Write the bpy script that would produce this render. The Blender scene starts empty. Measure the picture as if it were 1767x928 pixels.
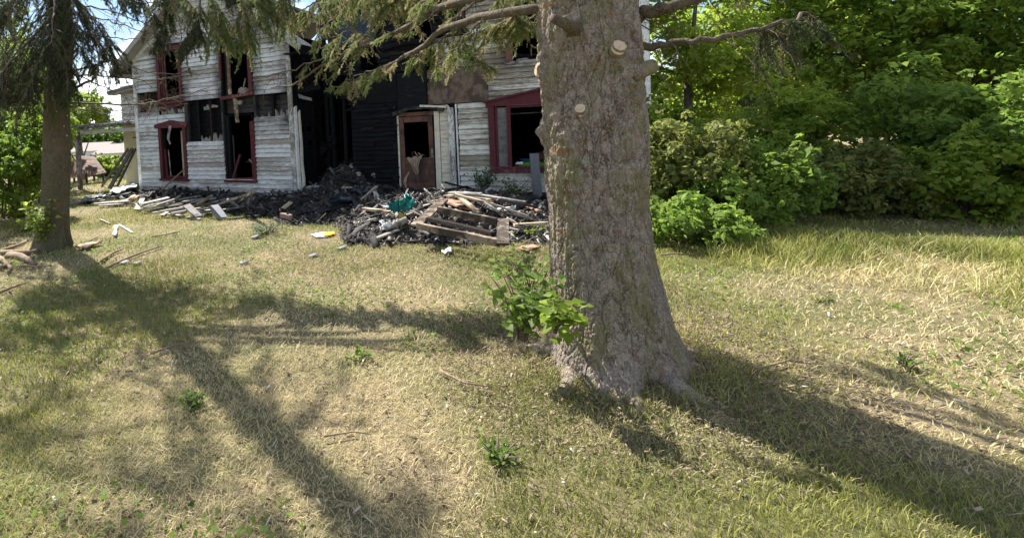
import bpy, math, random
import numpy as np
from math import sin, cos, radians, pi
from mathutils import Vector, Matrix

random.seed(7)
rng = np.random.default_rng(11)
scn = bpy.context.scene

# ------------------------------------------------------------------ camera
FPX, EYE = 867.0, 1.87
PITCH, ROLL = radians(2.44), radians(2.7)
FWD = Vector((0, cos(PITCH), -sin(PITCH)))
UP0 = Vector((0, sin(PITCH), cos(PITCH)))
RT0 = Vector((1, 0, 0))
CUP = UP0 * cos(ROLL) + RT0 * sin(ROLL)
CRT = RT0 * cos(ROLL) - UP0 * sin(ROLL)
CAM = Vector((0, 0, EYE))
cd = bpy.data.cameras.new('camera')
cam = bpy.data.objects.new('camera', cd)
scn.collection.objects.link(cam)
m = Matrix((CRT, CUP, -FWD)).transposed().to_4x4()
m.translation = CAM
cam.matrix_world = m
cd.sensor_width = 36
cd.lens = FPX / 1767 * 36
cd.shift_x = (883.5 - 600) / 1767
cd.shift_y = -(464 - 254) / 1767
cd.clip_start = 0.05
cd.clip_end = 2000
scn.camera = cam
scn.render.resolution_x, scn.render.resolution_y = 1024, 537

# ------------------------------------------------------------------ light
SUN_EL = radians(48)
SUN_AZ = Vector((-0.6, 0.8, 0))           # horizontal direction towards the sun
world = bpy.data.worlds.new('World')
scn.world = world
world.use_nodes = True
wn, wl = world.node_tree.nodes, world.node_tree.links
wn.clear()
wo = wn.new('ShaderNodeOutputWorld')
bg = wn.new('ShaderNodeBackground')
sky = wn.new('ShaderNodeTexSky')
sky.sky_type = 'NISHITA'
sky.sun_disc = False
sky.sun_elevation = SUN_EL
sky.sun_rotation = math.atan2(SUN_AZ.x, SUN_AZ.y)
sky.air_density = 1.0
sky.dust_density = 0.3
sky.ozone_density = 2.0
tcw = wn.new('ShaderNodeTexCoord')
mpw = wn.new('ShaderNodeMapping')
mpw.inputs['Scale'].default_value = (1.6, 1.6, 3.4)
nzw = wn.new('ShaderNodeTexNoise')
nzw.inputs['Scale'].default_value = 1.7
nzw.inputs['Detail'].default_value = 7
nzw.inputs['Roughness'].default_value = 0.55
crw = wn.new('ShaderNodeValToRGB')
crw.color_ramp.elements[0].position = 0.50
crw.color_ramp.elements[0].color = (0, 0, 0, 1)
crw.color_ramp.elements[1].position = 0.64
crw.color_ramp.elements[1].color = (1, 1, 1, 1)
mxw = wn.new('ShaderNodeMix')
mxw.data_type = 'RGBA'
mxw.inputs['B'].default_value = (14.0, 14.6, 15.5, 1)
wl.new(tcw.outputs['Generated'], mpw.inputs[0])
wl.new(mpw.outputs[0], nzw.inputs['Vector'])
wl.new(nzw.outputs['Fac'], crw.inputs['Fac'])
wl.new(crw.outputs['Color'], mxw.inputs['Factor'])
wl.new(sky.outputs[0], mxw.inputs['A'])
wl.new(mxw.outputs['Result'], bg.inputs['Color'])
bg.inputs['Strength'].default_value = 0.062
wl.new(bg.outputs[0], wo.inputs['Surface'])

sd = bpy.data.lights.new('sun', 'SUN')
sd.energy = 5.0
sd.angle = radians(0.53)
sd.color = (1.0, 0.95, 0.87)
sun = bpy.data.objects.new('sun', sd)
scn.collection.objects.link(sun)
sdir = -(SUN_AZ * cos(SUN_EL) + Vector((0, 0, sin(SUN_EL))))
sun.rotation_euler = sdir.to_track_quat('-Z', 'Y').to_euler()
sun.location = (-10, 10, 20)

scn.view_settings.view_transform = 'Standard'
scn.view_settings.look = 'None'
scn.view_settings.gamma = 1
scn.view_settings.use_curve_mapping = False
scn.view_settings.exposure = 1.45
scn.render.engine = 'CYCLES'
scn.cycles.max_bounces = 6

# ------------------------------------------------------------------ measuring helpers
def ray(x, y):
    return FWD + CRT * ((x - 600) / FPX) - CUP * ((y - 254) / FPX)

def G(x, y, z=0.0):
    d = ray(x, y)
    return CAM + d * ((z - EYE) / d.z)

def D(x, y, dist):
    d = ray(x, y)
    return CAM + d * (dist / d.y)

def sstep(a, b, x):
    t = np.clip((x - a) / (b - a), 0, 1)
    return t * t * (3 - 2 * t)

# value noise (vectorised)
_perm = rng.random((256, 256))
def vnoise(x, y, s=1.0, o=0):
    x = np.asarray(x, float) * s + 17.3 + o * 31.7
    y = np.asarray(y, float) * s + 9.1 + o * 12.9
    xi = np.floor(x).astype(int); yi = np.floor(y).astype(int)
    fx = x - xi; fy = y - yi
    fx = fx * fx * (3 - 2 * fx); fy = fy * fy * (3 - 2 * fy)
    g = lambda a, b: _perm[a % 256, b % 256]
    return (g(xi, yi) * (1 - fx) + g(xi + 1, yi) * fx) * (1 - fy) + (g(xi, yi + 1) * (1 - fx) + g(xi + 1, yi + 1) * fx) * fy

def fbm(x, y, s=1.0, n=4, o=0):
    r = 0; a = 0.5; t = 0
    for k in range(n):
        r = r + a * vnoise(x, y, s * 2 ** k, o + k * 3); t += a; a *= 0.5
    return r / t

def terrain(x, y):
    x = np.asarray(x, float); y = np.asarray(y, float)
    r = np.sqrt(x * x + y * y)
    z = -3.4 * sstep(21, 60, r)
    z = z + (fbm(x, y, 0.35, 3) - 0.5) * 0.10 * sstep(1, 5, r) + (fbm(x, y, 1.6, 3, 5) - 0.5) * 0.035
    return z

def TZ(x, y):
    return float(terrain(x, y))

def on(p, dz=0.0):
    return Vector((p[0], p[1], TZ(p[0], p[1]) + dz))

# ------------------------------------------------------------------ materials
class N:
    """small node-graph helper"""
    def __init__(s, name, rough=0.8):
        s.m = bpy.data.materials.new(name); s.m.use_nodes = True
        s.nt = s.m.node_tree; s.n = s.nt.nodes; s.l = s.nt.links
        s.b = s.n['Principled BSDF']
        s.b.inputs['Roughness'].default_value = rough
        s.b.inputs['Specular IOR Level'].default_value = 0.25
        s.tc = s.n.new('ShaderNodeTexCoord')
    def vec(s, scale=(1, 1, 1), space='Object', rot=(0, 0, 0)):
        mp = s.n.new('ShaderNodeMapping'); mp.inputs['Scale'].default_value = scale; mp.inputs['Rotation'].default_value = rot
        if space == 'World':
            g = s.n.new('ShaderNodeNewGeometry'); s.l.new(g.outputs['Position'], mp.inputs[0])
        else:
            s.l.new(s.tc.outputs[space], mp.inputs[0])
        return mp.outputs[0]
    def rnd(s):
        return s.n.new('ShaderNodeObjectInfo').outputs['Random']
    def noise(s, v, scale=5, detail=5, rough=0.6, dist=0):
        t = s.n.new('ShaderNodeTexNoise'); t.inputs['Scale'].default_value = scale; t.inputs['Detail'].default_value = detail
        t.inputs['Roughness'].default_value = rough; t.inputs['Distortion'].default_value = dist
        s.l.new(v, t.inputs['Vector']); return t.outputs['Fac']
    def vor(s, v, scale=5, feature='F1', out='Distance'):
        t = s.n.new('ShaderNodeTexVoronoi'); t.feature = feature; t.inputs['Scale'].default_value = scale
        s.l.new(v, t.inputs['Vector']); return t.outputs[out]
    def ramp(s, f, stops):
        r = s.n.new('ShaderNodeValToRGB'); e = r.color_ramp.elements
        while len(e) < len(stops): e.new(0.5)
        for i, (p, c) in enumerate(stops):
            e[i].position = p
            e[i].color = (*c, 1) if not isinstance(c, (int, float)) else (c, c, c, 1)
        s.l.new(f, r.inputs['Fac']); return r.outputs['Color']
    def mix(s, f, a, b):
        x = s.n.new('ShaderNodeMix'); x.data_type = 'RGBA'
        for k, v in (('Factor', f), ('A', a), ('B', b)):
            if hasattr(v, 'is_linked'): s.l.new(v, x.inputs[k])
            elif k == 'Factor': x.inputs[k].default_value = v
            else: x.inputs[k].default_value = (*v, 1)
        return x.outputs['Result']
    def math(s, op, a, b=0.0, clamp=False):
        x = s.n.new('ShaderNodeMath'); x.operation = op; x.use_clamp = clamp
        for i, v in enumerate((a, b)):
            if hasattr(v, 'is_linked'): s.l.new(v, x.inputs[i])
            else: x.inputs[i].default_value = v
        return x.outputs[0]
    def attr(s, name):
        a = s.n.new('ShaderNodeAttribute'); a.attribute_name = name; return a.outputs['Fac']
    def bump(s, h, dist=0.01, strength=0.6):
        b = s.n.new('ShaderNodeBump'); b.inputs['Distance'].default_value = dist; b.inputs['Strength'].default_value = strength
        s.l.new(h, b.inputs['Height']); s.l.new(b.outputs[0], s.b.inputs['Normal']); return b.outputs[0]
    def col(s, c):
        if hasattr(c, 'is_linked'): s.l.new(c, s.b.inputs['Base Color'])
        else: s.b.inputs['Base Color'].default_value = (*c, 1)
        return s
    def translucent(s, c, amount=0.4):
        o = s.n['Material Output']; t = s.n.new('ShaderNodeBsdfTranslucent'); mx = s.n.new('ShaderNodeMixShader')
        mx.inputs[0].default_value = amount
        if hasattr(c, 'is_linked'): s.l.new(c, t.inputs['Color'])
        else: t.inputs['Color'].default_value = (*c, 1)
        s.l.new(s.b.outputs[0], mx.inputs[1]); s.l.new(t.outputs[0], mx.inputs[2]); s.l.new(mx.outputs[0], o.inputs['Surface'])

def mat_paint(name, paint, wood, wood2, amount, sc=(1.3, 6, 15), rough=0.65, varyrow=0.22):
    n = N(name, rough)
    v = n.vec(sc)
    a = n.noise(v, 3.2, 9, 0.78, 0.8)
    big = n.noise(n.vec((0.7, 1, 1.1)), 1.3, 3, 0.5)
    r = n.rnd()
    f = n.math('ADD', a, n.math('MULTIPLY', n.math('SUBTRACT', r, 0.5), varyrow))
    f = n.math('ADD', f, n.math('MULTIPLY', n.math('SUBTRACT', big, 0.5), 0.35))
    mask = n.ramp(f, [(amount - 0.03, 0.0), (amount + 0.03, 1.0)])
    g = n.noise(n.vec((2.5, 10, 60)), 2.5, 4, 0.6)
    wc = n.mix(n.ramp(g, [(0.3, 0.0), (0.7, 1.0)]), wood, wood2)
    d = n.noise(n.vec((3, 3, 7)), 2.0, 5, 0.65)
    pc = n.mix(n.ramp(d, [(0.42, 0.0), (0.75, 1.0)]), paint, tuple(x * 0.68 for x in paint))
    body = n.mix(mask, pc, wc)
    dirt = n.noise(n.vec((1.1, 1.1, 0.9)), 1.9, 7, 0.7)
    body = n.mix(n.ramp(dirt, [(0.54, 0.0), (0.75, 0.45)]), body, tuple(x * 0.55 for x in wood2))
    so = n.math('MULTIPLY', n.attr('soot'), n.math('ADD', n.math('MULTIPLY', dirt, 2.2), -0.25))
    body = n.mix(n.ramp(so, [(0.10, 0.0), (0.80, 0.9)]), body, (0.025, 0.022, 0.02))
    n.col(body)
    n.bump(n.math('ADD', n.math('MULTIPLY', mask, -0.5), n.math('MULTIPLY', g, 0.4)), 0.006, 0.7)
    return n.m

def mat_wood(name, c1, c2, c3=None, sc=(2, 14, 14), rough=0.8, streak=6, stain=0.5):
    n = N(name, rough)
    g = n.noise(n.vec(sc), streak * 0.5, 6, 0.65, 0.6)
    c = n.mix(n.ramp(g, [(0.3, 0.0), (0.7, 1.0)]), c1, c2)
    if c3:
        s = n.noise(n.vec((1.7, 1.7, 1.7)), 2.0, 6, 0.7)
        s = n.math('ADD', s, n.math('MULTIPLY', n.math('SUBTRACT', n.rnd(), 0.5), 0.15))
        c = n.mix(n.ramp(s, [(stain - 0.04, 0.0), (stain + 0.06, 1.0)]), c, c3)
    n.col(c); n.bump(g, 0.006, 0.6)
    return n.m

def mat_char(name, a, b, rough=0.5, sc=34, flecks=False):
    n = N(name, rough)
    v = n.vec((1, 1, 1.6))
    c = n.vor(v, sc, 'DISTANCE_TO_EDGE')
    cr = n.ramp(c, [(0.0, 0.0), (0.12, 1.0)])
    g = n.noise(n.vec((2, 2, 9)), 3, 6, 0.7)
    n.col(n.mix(n.ramp(g, [(0.35, 0.0), (0.72, 1.0)]), a, b))
    if flecks:
        fl = n.noise(n.vec((1.2, 1, 22)), 9, 5, 0.75); pt = n.noise(n.vec((1, 1, 1)), 1.6, 3, 0.5)
        ff = n.math('MULTIPLY', n.ramp(fl, [(0.60, 0.0), (0.66, 1.0)]), n.ramp(pt, [(0.48, 0.0), (0.6, 0.8)]))
        n.col(n.mix(ff, n.mix(n.ramp(g, [(0.35, 0.0), (0.72, 1.0)]), a, b), (0.16, 0.16, 0.165)))
    n.b.inputs['Specular IOR Level'].default_value = 0.15
    n.bump(n.math('ADD', n.math('MULTIPLY', cr, 0.6), g), 0.012, 0.9)
    return n.m

def mat_plain(name, c, c2=None, rough=0.6, scale=6, bump=0.004):
    n = N(name, rough)
    g = n.noise(n.vec((1, 1, 1)), scale, 6, 0.65)
    n.col(n.mix(n.ramp(g, [(0.35, 0.0), (0.68, 1.0)]), c, c2 if c2 else tuple(x * 0.7 for x in c)))
    n.bump(g, bump, 0.5)
    return n.m

def mat_leaf(name, lo, hi, trans=0.4, warm=None):
    n = N(name, 0.55)
    t = n.attr('tint')
    c = n.mix(t, lo, hi)
    if warm:
        w = n.attr('dry'); c = n.mix(w, c, warm)
    n.col(c)
    n.translucent(c, trans)
    return n.m

M = {}
M['paint'] = mat_paint('peeling_white_paint', (0.68, 0.69, 0.70), (0.25, 0.22, 0.19), (0.38, 0.35, 0.31), 0.535)
M['paint_warm'] = mat_paint('peeling_cream_paint', (0.70, 0.68, 0.61), (0.16, 0.135, 0.10), (0.28, 0.24, 0.18), 0.50, (1.0, 6, 16))
M['cream'] = mat_paint('dirty_cream_paint', (0.68, 0.63, 0.52), (0.34, 0.27, 0.18), (0.5, 0.42, 0.3), 0.66, (2, 6, 9))
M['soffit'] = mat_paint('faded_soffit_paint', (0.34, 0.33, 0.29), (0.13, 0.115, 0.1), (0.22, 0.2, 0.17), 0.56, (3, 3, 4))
M['trim'] = mat_paint('cracked_trim_paint', (0.76, 0.77, 0.76), (0.13, 0.11, 0.09), (0.3, 0.27, 0.23), 0.57, (14, 9, 3))
M['char'] = mat_char('charred_wood', (0.003, 0.003, 0.0035), (0.011, 0.011, 0.013))
M['charsiding'] = mat_char('charred_siding', (0.004, 0.0045, 0.006), (0.016, 0.0175, 0.022), 0.5, 46, True)
M['charbrown'] = mat_char('scorched_wood', (0.010, 0.008, 0.006), (0.05, 0.034, 0.026), 0.6)
M['burgundy'] = mat_paint('burgundy_paint', (0.098, 0.020, 0.030), (0.18, 0.07, 0.06), (0.3, 0.16, 0.13), 0.68, (6, 6, 6))
M['doorwood'] = mat_wood('brown_door_wood', (0.10, 0.045, 0.03), (0.17, 0.085, 0.06), (0.06, 0.035, 0.03), (16, 14, 2), 0.6)
M['plywood'] = mat_wood('smoke_stained_plywood', (0.12, 0.085, 0.062), (0.19, 0.14, 0.105), (0.07, 0.05, 0.04), (5, 5, 3), 0.75)
M['graywood'] = mat_wood('weathered_gray_wood', (0.22, 0.20, 0.19), (0.38, 0.36, 0.34), (0.09, 0.08, 0.075), (3, 12, 12), 0.8, 6, 0.50)
M['darkwood'] = mat_wood('sooty_wood', (0.022, 0.02, 0.021), (0.065, 0.06, 0.062), (0.01, 0.01, 0.011), (3, 12, 12), 0.7)
M['tanwood'] = mat_wood('bare_tan_wood', (0.34, 0.26, 0.18), (0.52, 0.43, 0.31), (0.12, 0.085, 0.06), (2, 10, 10), 0.8, 6, 0.52)
M['palewood'] = mat_paint('flaking_pale_board', (0.52, 0.50, 0.47), (0.15, 0.13, 0.11), (0.28, 0.25, 0.22), 0.49, (2, 8, 8))
M['rustwood'] = mat_wood('orange_scorched_wood', (0.24, 0.12, 0.07), (0.42, 0.31, 0.22), (0.06, 0.04, 0.03), (3, 8, 8), 0.8, 6, 0.55)
M['oldtan'] = mat_wood('scorched_tan_wood', (0.17, 0.125, 0.09), (0.34, 0.27, 0.20), (0.05, 0.038, 0.03), (3, 9, 9), 0.8, 6, 0.48)
M['rustsheet'] = mat_wood('faded_red_planks', (0.13, 0.06, 0.038), (0.20, 0.10, 0.065), (0.07, 0.04, 0.03), (3, 3, 3), 0.8)
M['roofing'] = mat_plain('asphalt_roofing', (0.10, 0.095, 0.09), (0.19, 0.18, 0.17), 0.9, 14)
M['plaster'] = mat_plain('torn_insulation', (0.34, 0.32, 0.28), (0.15, 0.13, 0.11), 0.95, 30, 0.03)
M['inside'] = mat_char('burnt_interior', (0.003, 0.003, 0.003), (0.010, 0.009, 0.008), 0.9, 8)
M['stone'] = mat_plain('grey_foundation', (0.28, 0.25, 0.22), (0.16, 0.14, 0.12), 0.9, 9, 0.02)
M['slate'] = mat_plain('slate_shingle', (0.13, 0.135, 0.16), (0.19, 0.19, 0.21), 0.6, 12)
M['brick'] = mat_plain('sooty_brick', (0.36, 0.26, 0.21), (0.22, 0.17, 0.15), 0.9, 20, 0.01)
M['teal'] = mat_plain('teal_plastic', (0.012, 0.19, 0.165), (0.008, 0.09, 0.085), 0.3, 9, 0.02)
M['yellow'] = mat_plain('yellow_plastic', (0.85, 0.66, 0.04), (0.75, 0.45, 0.03), 0.5, 4)
M['ochre'] = mat_plain('ochre_foam', (0.36, 0.29, 0.06), (0.22, 0.17, 0.05), 0.9, 14, 0.02)
M['white'] = mat_plain('white_sheet', (0.78, 0.79, 0.82), (0.6, 0.61, 0.66), 0.6, 5)
M['blackplastic'] = mat_plain('black_plastic', (0.012, 0.012, 0.013), (0.03, 0.03, 0.03), 0.35, 5)
M['tarp'] = mat_plain('dark_blue_tarp', (0.015, 0.022, 0.036), (0.045, 0.06, 0.085), 0.4, 7, 0.03)
M['cloth'] = mat_plain('scorched_cloth', (0.36, 0.30, 0.22), (0.2, 0.16, 0.11), 0.9, 12, 0.02)
M['green'] = mat_plain('green_cloth', (0.07, 0.24, 0.02), (0.04, 0.14, 0.02), 0.8, 10, 0.02)
M['orange'] = mat_plain('orange_brown_cardboard', (0.14, 0.06, 0.025), (0.07, 0.035, 0.02), 0.8, 4)
M['bluebits'] = mat_plain('blue_plastic', (0.03, 0.08, 0.16), (0.02, 0.05, 0.10), 0.4, 4)
M['glass'] = mat_plain('sooty_glass', (0.07, 0.075, 0.08), (0.18, 0.17, 0.17), 0.25, 10, 0.002)
M['metal'] = mat_plain('grey_metal', (0.22, 0.22, 0.22), (0.12, 0.11, 0.10), 0.45, 8)
M['laddermetal'] = mat_plain('dull_ladder_rail', (0.075, 0.065, 0.055), (0.14, 0.12, 0.10), 0.6, 8)
M['cut'] = mat_plain('fresh_cut_wood', (0.74, 0.52, 0.33), (0.60, 0.38, 0.22), 0.8, 18)
def mat_cut():
    n = N('fresh_cut_rings', 0.8)
    w = n.n.new('ShaderNodeTexWave'); w.wave_type = 'RINGS'; w.rings_direction = 'SPHERICAL'; w.inputs['Scale'].default_value = 45; w.inputs['Distortion'].default_value = 2.5; w.inputs['Detail'].default_value = 3
    n.l.new(n.vec((1, 1, 1)), w.inputs['Vector'])
    c = n.mix(n.ramp(w.outputs['Fac'], [(0.2, 0.0), (0.8, 0.8)]), (0.60, 0.47, 0.33), (0.38, 0.26, 0.16))
    st = n.noise(n.vec((1, 1, 1)), 22, 5, 0.7)
    n.col(n.mix(n.ramp(st, [(0.52, 0.0), (0.68, 0.7)]), c, (0.26, 0.17, 0.10))); n.bump(st, 0.003, 0.6)
    return n.m
M['cut'] = mat_cut()
M['asphroof'] = mat_plain('brown_grey_shingles', (0.22, 0.18, 0.17), (0.28, 0.24, 0.22), 0.9, 3)
M['housewall'] = mat_plain('pale_house_wall', (0.62, 0.66, 0.68), (0.55, 0.58, 0.6), 0.8, 1)
M['creamwall'] = mat_plain('cream_sheet_wall', (0.70, 0.66, 0.48), (0.55, 0.52, 0.40), 0.8, 3)
M['stick'] = mat_plain('dry_stick_bark', (0.26, 0.19, 0.13), (0.14, 0.10, 0.07), 0.9, 20, 0.01)
M['twig'] = mat_plain('grey_twig_bark', (0.15, 0.12, 0.095), (0.08, 0.065, 0.05), 0.9, 20, 0.01)

# spruce bark
def mat_bark(name, base, light, green, rust, lichen=0.56):
    n = N(name, 0.9)
    v = n.vec((1, 1, 0.62))
    e = n.vor(v, 26, 'DISTANCE_TO_EDGE')
    cell = n.vor(v, 26, 'F1', 'Color')
    fine = n.noise(n.vec((1, 1, 1.6)), 60, 5, 0.7, 1.5)
    mid = n.noise(n.vec((1, 1, 0.5)), 9, 6, 0.65, 1.0)
    sep = n.n.new('ShaderNodeSeparateColor'); n.l.new(cell, sep.inputs[0])
    c = n.mix(n.ramp(sep.outputs[0], [(0.1, 0.0), (0.9, 1.0)]), base, light)
    fl2 = n.noise(n.vec((1, 1, 0.8)), 34, 6, 0.75, 2.0)
    c = n.mix(n.ramp(fl2, [(0.50, 0.0), (0.58, 0.85)]), c, tuple(min(1, x * 1.3) for x in light))
    c = n.mix(n.ramp(fine, [(0.52, 0.0), (0.60, 0.9)]), c, tuple(x * 0.3 for x in base))
    c = n.mix(n.ramp(mid, [(0.40, 0.0), (0.72, 0.7)]), c, light)
    gl = n.noise(n.vec((1, 1, 0.6)), 4.2, 6, 0.7)
    c = n.mix(n.ramp(gl, [(lichen, 0.0), (lichen + 0.08, 0.55)]), c, green)
    rs = n.noise(n.vec((1, 1, 2.2)), 3.3, 5, 0.65)
    c = n.mix(n.ramp(rs, [(0.62, 0.0), (0.68, 0.7)]), c, rust)
    n.col(c)
    h = n.math('ADD', n.math('MULTIPLY', n.ramp(e, [(0.0, 0.0), (0.10, 1.0)]), 0.35), n.math('MULTIPLY', fine, 0.8))
    n.bump(h, 0.012, 0.9)
    return n.m
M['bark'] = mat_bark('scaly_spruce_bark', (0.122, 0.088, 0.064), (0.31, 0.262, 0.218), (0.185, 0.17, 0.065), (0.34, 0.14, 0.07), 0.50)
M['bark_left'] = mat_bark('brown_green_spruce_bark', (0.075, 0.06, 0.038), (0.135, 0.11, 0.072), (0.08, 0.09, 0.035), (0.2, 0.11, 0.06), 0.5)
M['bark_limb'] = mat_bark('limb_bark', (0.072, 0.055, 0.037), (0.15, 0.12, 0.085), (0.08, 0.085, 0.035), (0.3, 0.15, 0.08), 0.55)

M['needle_dark'] = mat_leaf('dark_spruce_needles', (0.022, 0.042, 0.020), (0.075, 0.11, 0.035), 0.3, (0.2, 0.16, 0.08))  # shade of the backlit left crown put into a darker needle colour
M['needle_light'] = mat_leaf('pale_spruce_needles', (0.055, 0.105, 0.028), (0.22, 0.31, 0.075), 0.45, (0.46, 0.38, 0.22))  # paler copy: brightness of the lit sprays put into the colour
M['leaf_bright'] = mat_leaf('bright_leaves', (0.12, 0.20, 0.022), (0.40, 0.50, 0.075), 0.62)
M['leaf_mid'] = mat_leaf('mid_green_leaves', (0.08, 0.15, 0.025), (0.27, 0.38, 0.065), 0.6)
M['leaf_grey'] = mat_leaf('grey_green_leaves', (0.08, 0.125, 0.06), (0.2, 0.26, 0.13), 0.5)
M['leaf_fern'] = mat_leaf('yellow_green_fronds', (0.09, 0.12, 0.03), (0.27, 0.29, 0.07), 0.45, (0.34, 0.24, 0.13))
M['grass'] = mat_leaf('grass_blades', (0.115, 0.145, 0.030), (0.38, 0.38, 0.10), 0.35, (0.66, 0.55, 0.31))

def mat_ground():
    n = N('lawn_soil', 0.95)
    v = n.vec((1, 1, 1), 'World')
    a = n.noise(v, 0.55, 6, 0.65)
    b = n.noise(v, 14, 8, 0.75)
    c = n.noise(v, 70, 4, 0.7)
    green = n.mix(n.ramp(b, [(0.35, 0.0), (0.65, 1.0)]), (0.09, 0.10, 0.035), (0.19, 0.19, 0.075))
    dry = n.mix(n.ramp(b, [(0.35, 0.0), (0.65, 1.0)]), (0.16, 0.12, 0.07), (0.42, 0.34, 0.20))
    col = n.mix(n.ramp(a, [(0.40, 0.0), (0.58, 1.0)]), green, dry)
    col = n.mix(n.ramp(c, [(0.35, 0.55), (0.6, 0.0)]), col, (0.05, 0.042, 0.03))
    n.col(col)
    n.bump(n.math('ADD', b, n.math('MULTIPLY', c, 0.6)), 0.04, 0.8)
    return n.m
M['ground'] = mat_ground()
def mat_ash():
    n = N('black_ash', 0.75)
    v = n.vec((1, 1, 1), 'World')
    b = n.noise(v, 9, 8, 0.75)
    c = n.noise(v, 45, 5, 0.75)
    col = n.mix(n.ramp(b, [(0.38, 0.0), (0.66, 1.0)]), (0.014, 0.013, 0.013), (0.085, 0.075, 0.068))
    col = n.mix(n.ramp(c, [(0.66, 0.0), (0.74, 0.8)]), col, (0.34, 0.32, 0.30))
    n.col(col); n.bump(n.math('ADD', b, c), 0.05, 0.9)
    return n.m
M['ash'] = mat_ash()
def mat_greyash():
    n = N('lit_grey_dirt', 0.9)
    v = n.vec((1, 1, 1), 'World')
    b = n.noise(v, 7, 8, 0.75)
    c = n.noise(v, 38, 5, 0.75)
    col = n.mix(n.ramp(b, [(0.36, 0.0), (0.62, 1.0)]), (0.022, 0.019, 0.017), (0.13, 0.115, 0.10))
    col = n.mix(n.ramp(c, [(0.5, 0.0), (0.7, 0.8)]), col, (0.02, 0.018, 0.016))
    n.col(col); n.bump(n.math('ADD', b, c), 0.05, 0.9)
    return n.m
M['greyash'] = mat_greyash()
def mat_chips():
    n = N('burnt_chips', 0.8)
    t = n.attr('tint')
    n.col(n.ramp(t, [(0.0, (0.010, 0.010, 0.011)), (0.40, (0.05, 0.045, 0.042)), (0.75, (0.16, 0.14, 0.12)), (0.93, (0.42, 0.40, 0.37)), (1.0, (0.7, 0.7, 0.68))]))
    return n.m
M['chips'] = mat_chips()
def mat_litter():
    n = N('dead_leaf_litter', 0.85)
    t = n.attr('tint')
    n.col(n.ramp(t, [(0.0, (0.07, 0.05, 0.035)), (0.4, (0.20, 0.15, 0.10)), (0.85, (0.36, 0.29, 0.20)), (1.0, (0.46, 0.42, 0.36))]))
    return n.m
M['litter'] = mat_litter()

# ------------------------------------------------------------------ object helpers
def link(name, me, mat=None, parent=None, loc=None):
    o = bpy.data.objects.new(name, me)
    scn.collection.objects.link(o)
    if mat is not None and me is not None and len(me.materials) == 0:
        me.materials.append(mat)
    if parent is not None: o.parent = parent
    if loc is not None: o.location = loc
    return o

def tag(o, label=None, cat=None, group=None, kind=None):
    if label: o['label'] = label
    if cat: o['category'] = cat
    if group: o['group'] = group
    if kind: o['kind'] = kind
    return o

def empty(name, loc=(0, 0, 0), rz=0.0):
    o = bpy.data.objects.new(name, None)
    o.empty_display_size = 0.2
    scn.collection.objects.link(o); o.location = loc; o.rotation_euler.z = rz
    return o

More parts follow.
